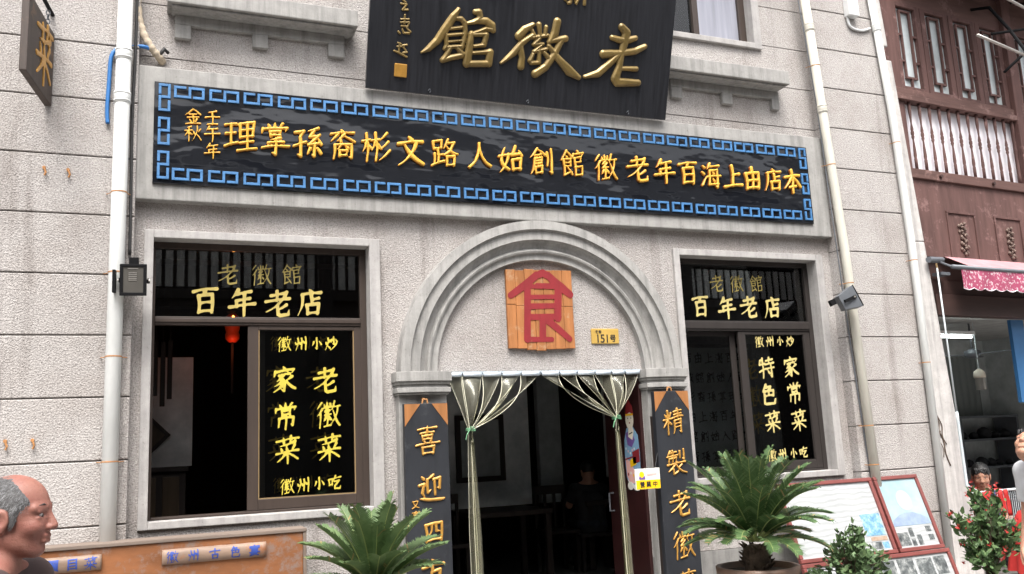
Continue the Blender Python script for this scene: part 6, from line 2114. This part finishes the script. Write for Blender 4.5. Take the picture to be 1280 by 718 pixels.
def person(label, loc, head, yaw, pitch, hs, pose, skin, hairmat, hair, shirt, skincoarse=0.014, headfine=0.0035, bald=False, hands=True, group=None, legs=True):
    """head: centre of the skull; yaw/pitch of the gaze; pose: joints in world space"""
    t = thing('person', label, 'person', loc, group)
    H = np.array(head, float)
    Rm = Matrix.Rotation(yaw, 3, 'Z') @ Matrix.Rotation(-pitch, 3, 'Y')
    Rn = np.array(Rm)
    def h(x, y, z):
        return H+Rn@(np.array((x, y, z))*hs)
    P = {k: np.array(v_, float) for k, v_ in pose.items()}
    allp = np.array(list(P.values())+[H])
    lo, hi = allp.min(0)-0.26, allp.max(0)+0.26
    lo[2] = max(lo[2], 0.10)
    q = 0.15*hs
    fz = [(H[2]-q, H[2]+q, headfine)]
    fx = [(H[0]-q, H[0]+q, headfine)]
    fy = [(H[1]-q, H[1]+q, headfine)]
    if hands:
        for s in ('wr_l', 'wr_r'):
            w = P[s]
            fz.append((w[2]-0.20, w[2]+0.02, 0.006))
            fx.append((w[0]-0.07, w[0]+0.07, 0.006))
            fy.append((w[1]-0.07, w[1]+0.07, 0.006))
    fd = Field(axis(lo[0], hi[0], skincoarse, fx), axis(lo[1], hi[1], skincoarse, fy), axis(lo[2], hi[2], skincoarse, fz))
    g = hs
    # head
    fd.ell(h(-.014, 0, .048), (.101*g, .078*g, .088*g), .01*g, 'u', Rm)
    fd.ell(h(.030, 0, -.015), (.066*g, .060*g, .088*g), .03*g, 'u', Rm)
    for s in (-1, 1):
        fd.cap(h(-.018, s*.052, -.048), h(.048, s*.020, -.085), .020*g, .018*g, .03*g)
        fd.ell(h(.058, s*.036, -.020), (.028*g, .026*g, .024*g), .02*g, 'u', Rm)
        fd.cap(h(.082, s*.012, .040), h(.068, s*.048, .036), .010*g, .010*g, .014*g)
    fd.ell(h(.066, 0, -.089), (.018*g, .022*g, .017*g), .020*g, 'u', Rm)
    for s in (-1, 1):
        fd.ell(h(.103, s*.033, .018), (.019*g, .016*g, .0085*g), .010*g, 's', Rm)
        fd.cap(h(.083, s*.020, .0285), h(.078, s*.046, .0265), .0052*g, .0050*g, .006*g)
        fd.cap(h(.081, s*.022, .0070), h(.077, s*.044, .0075), .0050*g, .0050*g, .006*g)
    fd.cap(h(.086, 0, .030), h(.108, 0, -.016), .009*g, .013*g, .008*g)
    for s in (-1, 1):
        fd.ell(h(.098, s*.012, -.021), (.012*g, .009*g, .009*g), .006*g, 'u', Rm)
    fd.cap(h(.090, -.016, -.046), h(.090, .016, -.046), .0075*g, .0075*g, .006*g)
    fd.cap(h(.088, -.015, -.060), h(.088, .015, -.060), .0085*g, .0085*g, .006*g)
    fd.cap(h(.104, -.018, -.0525), h(.104, .018, -.0525), .0060*g, .0060*g, .005*g, 's')
    for s in (-1, 1):
        fd.ell(h(-.016, s*.080, .004), (.025*g, .011*g, .034*g), .006*g, 'u', Rm)
        fd.ell(h(-.008, s*.090, .006), (.012*g, .006*g, .020*g), .005*g, 's', Rm)
        fd.ell(h(-.012, s*.078, -.026), (.010*g, .009*g, .011*g), .006*g, 'u', Rm)
    # neck and body
    nk = P['neck']
    fd.cap(h(-.030, 0, -.045), nk, .056*g, .058, .03)
    for s in 'lr':
        fd.cap(nk, P['sh_'+s], .055, .045, .03)
        fd.cap(P['sh_'+s], P['el_'+s], .047, .038, .03)
        fd.cap(P['el_'+s], P['wr_'+s], .038, .026, .02)
    ch, pv = P['chest'], P['pelvis']
    side = (P['sh_r']-P['sh_l'])
    side /= np.linalg.norm(side)
    for s in (-1, 1):
        fd.cap(ch+side*s*.065, pv+side*s*.055, .098, .098, .05)
    for s in 'lr':
        fd.cap(P['hip_'+s], P['kn_'+s], .078, .052, .04)
        fd.cap(P['kn_'+s], P['an_'+s], .052, .036, .02)
        fd.cap(P['an_'+s], P['to_'+s], .036, .030, .02)
    if hands:
        for s in 'lr':
            w = P['wr_'+s]
            d = w-P['el_'+s]
            d /= np.linalg.norm(d)
            d = d*0.75+np.array((0, 0, -0.25))
            d /= np.linalg.norm(d)
            fwd = P['hand_fwd_'+s]-w
            fwd -= d*(fwd@d)
            fwd /= np.linalg.norm(fwd)
            pal = np.cross(d, fwd)
            if pal@(pv-w) < 0:
                pal = -pal
            fd.cap(w, w+d*0.05+fwd*.012, .024, .022, .012)
            for j, L_ in enumerate((.072, .080, .075, .060)):
                o_ = (1.5-j)*0.0195
                base = w+d*(.078+0.004*(1-abs(j-1.3)))+fwd*o_
                fd.cap(w+d*.025+fwd*o_*0.6, base, .016, .0125, .006)
                k1 = base+d*L_*.45+pal*L_*.10
                k2 = k1+d*L_*.32+pal*L_*.26
                k3 = k2+d*L_*.20+pal*L_*.26
                fd.cap(base, k1, .0102, .0094, .001)
                fd.cap(k1, k2, .0094, .0086, .001)
                fd.cap(k2, k3, .0086, .0074, .001)
            th = w+d*.025+fwd*.024
            t1 = th+d*.028+fwd*.022+pal*.014
            fd.cap(th, t1, .014, .011, .008)
            fd.cap(t1, t1+d*.032+fwd*.006+pal*.012, .011, .009, .001)
    body = build_field(fd, 'body', skin, t)
    # eyes and brows
    mb = MB()
    for s in (-1, 1):
        c = h(.0765, s*.032, .017)
        mb.lathe([(0.0012, -.0105*g), (.0070*g, -.0078*g), (.0105*g, 0), (.0070*g, .0078*g), (.0012, .0105*g)], c, 12)
    mb.build('eyes', M['eye'], t, True)
    mb = MB()
    for s in (-1, 1):
        c = h(.0832, s*.032, .0160)
        mb.lathe([(.0008, -.0052*g), (.0045*g, -.003*g), (.0052*g, 0), (.0045*g, .003*g), (.0008, .0052*g)], c, 10)
        mb.tube([h(.090, s*.014, .044), h(.0865, s*.032, .049), h(.074, s*.050, .043)], [.0022*g, .0027*g, .0014*g], 6)
    mb.build('irises_and_brows', M['greybrow'] if bald else M['iris'], t, True)
    # hair
    q = 0.17*hs
    ff = max(headfine, 0.004)
    hf = Field(np.arange(H[0]-q, H[0]+q, ff), np.arange(H[1]-q, H[1]+q, ff), np.arange(H[2]-q, H[2]+q+0.01, ff))
    if bald:
        hf.ell(h(-.015, 0, .046), (.1032*g, .0802*g, .0895*g), .0, 'u', Rm)
        hf.ell(h(.082, 0, .112), (.092*g, .066*g, .086*g), .012*g, 's', Rm)        # bare forehead and crown
        hf.ell(h(.085, 0, -.035), (.088*g, .11*g, .074*g), .010*g, 's', Rm)         # face
        for s in (-1, 1):
            hf.ell(h(-.014, s*.086, -.004), (.031*g, .022*g, .040*g), .006*g, 's', Rm)
            hf.cap(h(.018, s*.072, .03), h(.016, s*.074, -.012), .010*g, .006*g, .006*g)
        hf.plane(h(0, 0, -.060), tuple(-Rn@np.array((-0.25, 0, 1.0))))
    else:
        hf.ell(h(-.018, 0, .054), (.107*g, .085*g, .094*g), .0, 'u', Rm)
        hf.ell(h(.100, 0, -.022), (.082*g, .10*g, .088*g), .012*g, 's', Rm)
        for s in (-1, 1):
            hf.ell(h(-.012, s*.092, -.006), (.026*g, .020*g, .036*g), .006*g, 's', Rm)
        for j in range(7):
            hf.cap(h(.064, (j-3)*.018, .100), h(.084, (j-3)*.017+.006, .052+.008*(j % 2)), .011*g, .005*g, .006*g)
        hf.plane(h(0, 0, -.055), tuple(-Rn@np.array((-0.35, 0, 1.0))))
    gx_, gy_, gz_ = np.meshgrid(*hf.ax, indexing='ij')
    hf.S = hf.S+(0.0022*np.sin(gx_*310+gz_*120)*np.sin(gy_*280+gx_*90)+0.0016*np.sin(gz_*420+gy_*200)).astype(np.float32)*g*(0.12 if bald else 1.0)
    V, F = hf.mesh()
    mb = MB()
    mb.v = [tuple(p) for p in V]
    mb.f = F
    mb.mi = [0]*len(F)
    rh = random.Random(3)
    rim = {}
    fdn = -Rn@np.array((0, 0, 1.0))
    bk = -Rn@np.array((1.0, 0, 0))
    ctr = h(-.014, 0, .03)
    for q_ in range(16000 if bald else 3500):
        p = V[rh.randrange(len(V))]
        nrm = p-ctr
        nrm /= np.linalg.norm(nrm)+1e-9
        if bald and nrm@(Rn@np.array((1.0, 0, 0))) > 0.75:
            continue
        d = fdn*0.75+bk*0.45+nrm*0.25+np.array([rh.gauss(0, .22) for _ in range(3)])
        d -= nrm*(d@nrm)*0.8
        d /= np.linalg.norm(d)
        L_ = g*rh.uniform(.007, .020)
        w_ = np.cross(d, nrm)*0.0007
        a_ = p-nrm*0.001-d*L_*0.3
        k_ = len(mb.v)
        mb.v += [tuple(a_-w_), tuple(a_+w_), tuple(a_+d*L_+nrm*rh.uniform(.0005, .004))]
        mb.f.append((k_, k_+1, k_+2))
        mb.mi.append(rh.choice((0, 1, 1)) if bald else 0)
    mb.build('hair', [hairmat, M['greystrand']] if bald else hairmat, t, True, fix=False)
    # clothes
    cf = Field(axis(lo[0], hi[0], .011, []), axis(lo[1], hi[1], .011, []), axis(max(lo[2], P['pelvis'][2]-0.14), nk[2]+0.06, .011, []))
    for s in (-1, 1):
        cf.cap(ch+side*s*.068, pv+side*s*.062+np.array((0, 0, -.06)), .113, .114, .05)
    for s in 'lr':
        cf.cap(nk+np.array((0, 0, -.045)), P['sh_'+s], .062, .062, .03)
        e_ = P['sh_'+s]+(P['el_'+s]-P['sh_'+s])*pose.get('sleeve', (0.75,))[0]
        cf.cap(P['sh_'+s], e_, .063, .060, .03)
        dd = (P['el_'+s]-P['sh_'+s])
        sl_, (X, Y, Z) = cf.sub(e_-0.12, e_+0.12)
        w_ = dd/np.linalg.norm(dd)
        pl = (X-e_[0])*w_[0]+(Y-e_[1])*w_[1]+(Z-e_[2])*w_[2]
        rad = np.sqrt((X-e_[0])**2+(Y-e_[1])**2+(Z-e_[2])**2)
        near = rad < 0.085
        cf.S[sl_] = np.where(near, np.maximum(cf.S[sl_], pl), cf.S[sl_])
    cf.ell(nk+np.array((0, 0, .035)), (.075, .075, .05), .012, 's')
    cf.plane(pv+np.array((0, 0, -.10)), (0, 0, -1))
    build_field(cf, 'shirt', shirt, t)
    tf = Field(axis(lo[0], hi[0], .013, []), axis(lo[1], hi[1], .013, []), axis(lo[2], pv[2]+0.12, .013, []))
    for s in 'lr':
        tf.cap(pv, P['hip_'+s], .105, .095, .04)
        tf.cap(P['hip_'+s], P['kn_'+s], .094, .072, .03)
        tf.cap(P['kn_'+s], P['an_'+s]+np.array((0, 0, .02)), .070, .056, .03)
    tf.plane((0, 0, pv[2]+0.06), (0, 0, 1))
    build_field(tf, 'trousers', M['trousers'], t)
    mb = MB()
    for s in 'lr':
        a, b = P['an_'+s], P['to_'+s]
        mb.tube([a+np.array((0, 0, .03)), a+np.array((0, 0, -.02)), (a+b)/2+np.array((0, 0, -.022)), b+np.array((0, 0, -.012)), b+(b-a)*0.16], [.050, .056, .052, .046, .02], 12)
    mb.build('shoes', M['shoe'], t, True)
    return t

def standing(x, y, zf, height, yaw, arm=0.06, lean=0.0, elb=0.03):
    """joint positions of a standing figure facing yaw"""
    f_ = np.array((math.cos(yaw), math.sin(yaw), 0))
    s_ = np.array((-math.sin(yaw), math.cos(yaw), 0))
    B = np.array((x, y, zf))
    k = height/1.70
    up = lambda z: np.array((0, 0, z*k))
    p = {'neck': B+up(1.43)+f_*lean, 'chest': B+up(1.24)+f_*lean*.8, 'pelvis': B+up(.93)}
    for n, q in (('l', 1), ('r', -1)):
        p['sh_'+n] = B+up(1.37)+s_*q*.175*k+f_*lean
        p['el_'+n] = B+up(1.09)+s_*q*(.20+arm)*k-f_*elb
        p['wr_'+n] = B+up(.85)+s_*q*(.205+arm)*k+f_*(.05+elb)
        p['hand_fwd_'+n] = p['wr_'+n]+f_
        p['hip_'+n] = B+up(.90)+s_*q*.085*k
        p['kn_'+n] = B+up(.49)+s_*q*.095*k+f_*.02
        p['an_'+n] = B+up(.075)+s_*q*.10*k
        p['to_'+n] = B+up(.045)+s_*q*.115*k+f_*.15
    return p

# walking man at lower left: head near the lens, looking right
mh = (-0.338, -3.525, 1.452)
pz = standing(-0.375, -3.525, 0.0, 1.57, R(-12), 0.05, 0.03)
pz['neck'] = np.array((-0.395, -3.525, 1.318))
person('elderly balding man with grey hair in side view at lower left', (-0.375, -3.525, 0.0), mh, R(-15), R(-2), 0.97, pz, M['skin'], M['greyhair'], None, M['shirtdark'], 0.014, 0.0030, True)

# man at the right edge, looking up to the left
mx, my = 5.475, -2.40
pz = standing(mx, my, 0.0, 1.585, R(195), 0.0, 0.0)
person('man in a white shirt at the right edge looking up', (mx, my, 0.0), (mx-0.160, my+0.005, 1.432), R(195), R(42), 0.95, pz, M['skin2'], M['blackhair'], None, M['shirtwhite'], 0.013, 0.004)

# boy sitting behind the wire rack
bs, bo = 0.98, 0.50
bp = np.array(RS(bs, bo, 0))
bf = -sn_*0.8-sd_*0.6
bf /= np.linalg.norm(bf)
bsd = np.array((-bf[1], bf[0], 0))
byaw = math.atan2(bf[1], bf[0])
pz = {'neck': bp+np.array((0, 0, .90)), 'chest': bp+np.array((0, 0, .74))-bf*.02, 'pelvis': bp+np.array((0, 0, .52))-bf*.08}
for n, q in (('l', 1), ('r', -1)):
    pz['sh_'+n] = bp+bsd*q*.15+np.array((0, 0, .85))
    pz['el_'+n] = bp+bsd*q*.20+bf*.08+np.array((0, 0, .62))
    pz['wr_'+n] = bp+bsd*q*.10+bf*.25+np.array((0, 0, .62))
    pz['hand_fwd_'+n] = pz['wr_'+n]-bsd*q
    pz['hip_'+n] = bp+bsd*q*.08-bf*.08+np.array((0, 0, .50))
    pz['kn_'+n] = bp+bsd*q*.10+bf*.28+np.array((0, 0, .52))
    pz['an_'+n] = bp+bsd*q*.10+bf*.28+np.array((0, 0, .20))
    pz['to_'+n] = bp+bsd*q*.10+bf*.40+np.array((0, 0, .175))
person('black-haired boy in a red jersey sitting inside the shop behind the wire rack', tuple(bp+np.array((0, 0, 0.14))), tuple(bp+np.array((0, 0, 1.035))+bf*.02), byaw-0.25, R(-12), 1.06, pz, M['skin2'], M['blackhair'], None, M['shirtred'], 0.014, 0.005, False, False)
stl = thing('stool', 'low dark stool under the seated boy', 'stool', tuple(bp-bf*.08+np.array((0, 0, 0.14))))
sc0 = bp-bf*.08
MB().lathe([(.17, 0), (.175, .02), (.17, .04)], (sc0[0], sc0[1], .39), 18).build('seat', M['inmid'], stl)
for k in range(4):
    a = k*math.pi/2+.4
    MB().tube([(sc0[0]+.12*math.cos(a), sc0[1]+.12*math.sin(a), .39), (sc0[0]+.16*math.cos(a), sc0[1]+.16*math.sin(a), .14)], .014, 6).build('leg', M['inmid'], stl)

# two diners in the dark
for (x, y, lab, sh) in ((4.86, 3.05, 'dim seated diner in a greyish shirt inside the doorway', 'shirtdim'), (5.52, 2.95, 'dim seated diner in dark clothes inside the doorway', 'shirtdark')):
    b = np.array((x, y, 0))
    f_ = np.array((0.15, 1, 0))/np.linalg.norm((0.15, 1))
    s_ = np.array((-f_[1], f_[0], 0))
    pz = {'neck': b+np.array((0, 0, 1.13)), 'chest': b+np.array((0, 0, .95)), 'pelvis': b+np.array((0, 0, .66))-f_*.05}
    for n, q in (('l', 1), ('r', -1)):
        pz['sh_'+n] = b+s_*q*.17+np.array((0, 0, 1.07))
        pz['el_'+n] = b+s_*q*.22+f_*.10+np.array((0, 0, .88))
        pz['wr_'+n] = b+s_*q*.12+f_*.26+np.array((0, 0, .97))
        pz['hand_fwd_'+n] = pz['wr_'+n]-s_*q
        pz['hip_'+n] = b+s_*q*.09-f_*.05+np.array((0, 0, .66))
        pz['kn_'+n] = b+s_*q*.10+f_*.30+np.array((0, 0, .66))
        pz['an_'+n] = b+s_*q*.10+f_*.30+np.array((0, 0, .24))
        pz['to_'+n] = b+s_*q*.10+f_*.43+np.array((0, 0, .20))
    person(lab, (x, y, 0.16), (x+.01, y+.03, 1.25), math.pi/2-.15, R(-14), .95, pz, M['skin2'], M['blackhair'], None, M[sh], .02, .008, False, False)
    t = thing('dining_bench', 'dark backless bench under the diner in %s' % ('a greyish shirt' if sh == 'shirtdim' else 'dark clothes'), 'bench', (x, y, .16))
    MB().box(x-.25, x+.25, y-.24, y+.10, .54, .575).build('seat', M['indark'], t)
    for sx in (-.2, .2):
        MB().box(x+sx-.02, x+sx+.02, y-.2, y+.06, .16, .54).build('leg', M['indark'], t)

# ------------------------------------------------------------------ dark timber house across the street (seen in the panes)
op = thing('opposite_house', 'dark timber house across the street mirrored in the window panes', 'building', (3.0, -10.2, 0))
OY = -9.9
mb = MB()
mb.box(-14, 20, OY-0.3, OY, 0, 6.4)
mb.box(-14, 20, OY, OY+0.12, 4.45, 4.62)
mb.box(-14, 20, OY, OY+0.12, 5.36, 5.5)
for k in range(9):
    mb.box(-13+k*4, -12.75+k*4, OY, OY+0.16, 0, 6.4)
mb.build('wall', M['opwall'], op)
mb = MB()
x = -13.9
while x < 19.9:
    mb.box(x, x+0.125, OY+0.02, OY+0.06, 4.66, 5.32)
    x += 0.192
mb.build('balustrade', M['opslat'], op)
mb = MB().add([(-14.3, OY+0.8, 6.25), (20.3, OY+0.8, 6.25), (20.3, OY-2.2, 8.75), (-14.3, OY-2.2, 8.75), (-14.3, OY+0.8, 6.33), (20.3, OY+0.8, 6.33), (20.3, OY-2.2, 8.85), (-14.3, OY-2.2, 8.85)],
              [(0, 1, 2, 3), (4, 5, 6, 7), (0, 1, 5, 4), (1, 2, 6, 5), (2, 3, 7, 6), (3, 0, 4, 7)])
mb.build('roof', M['tile'], op)
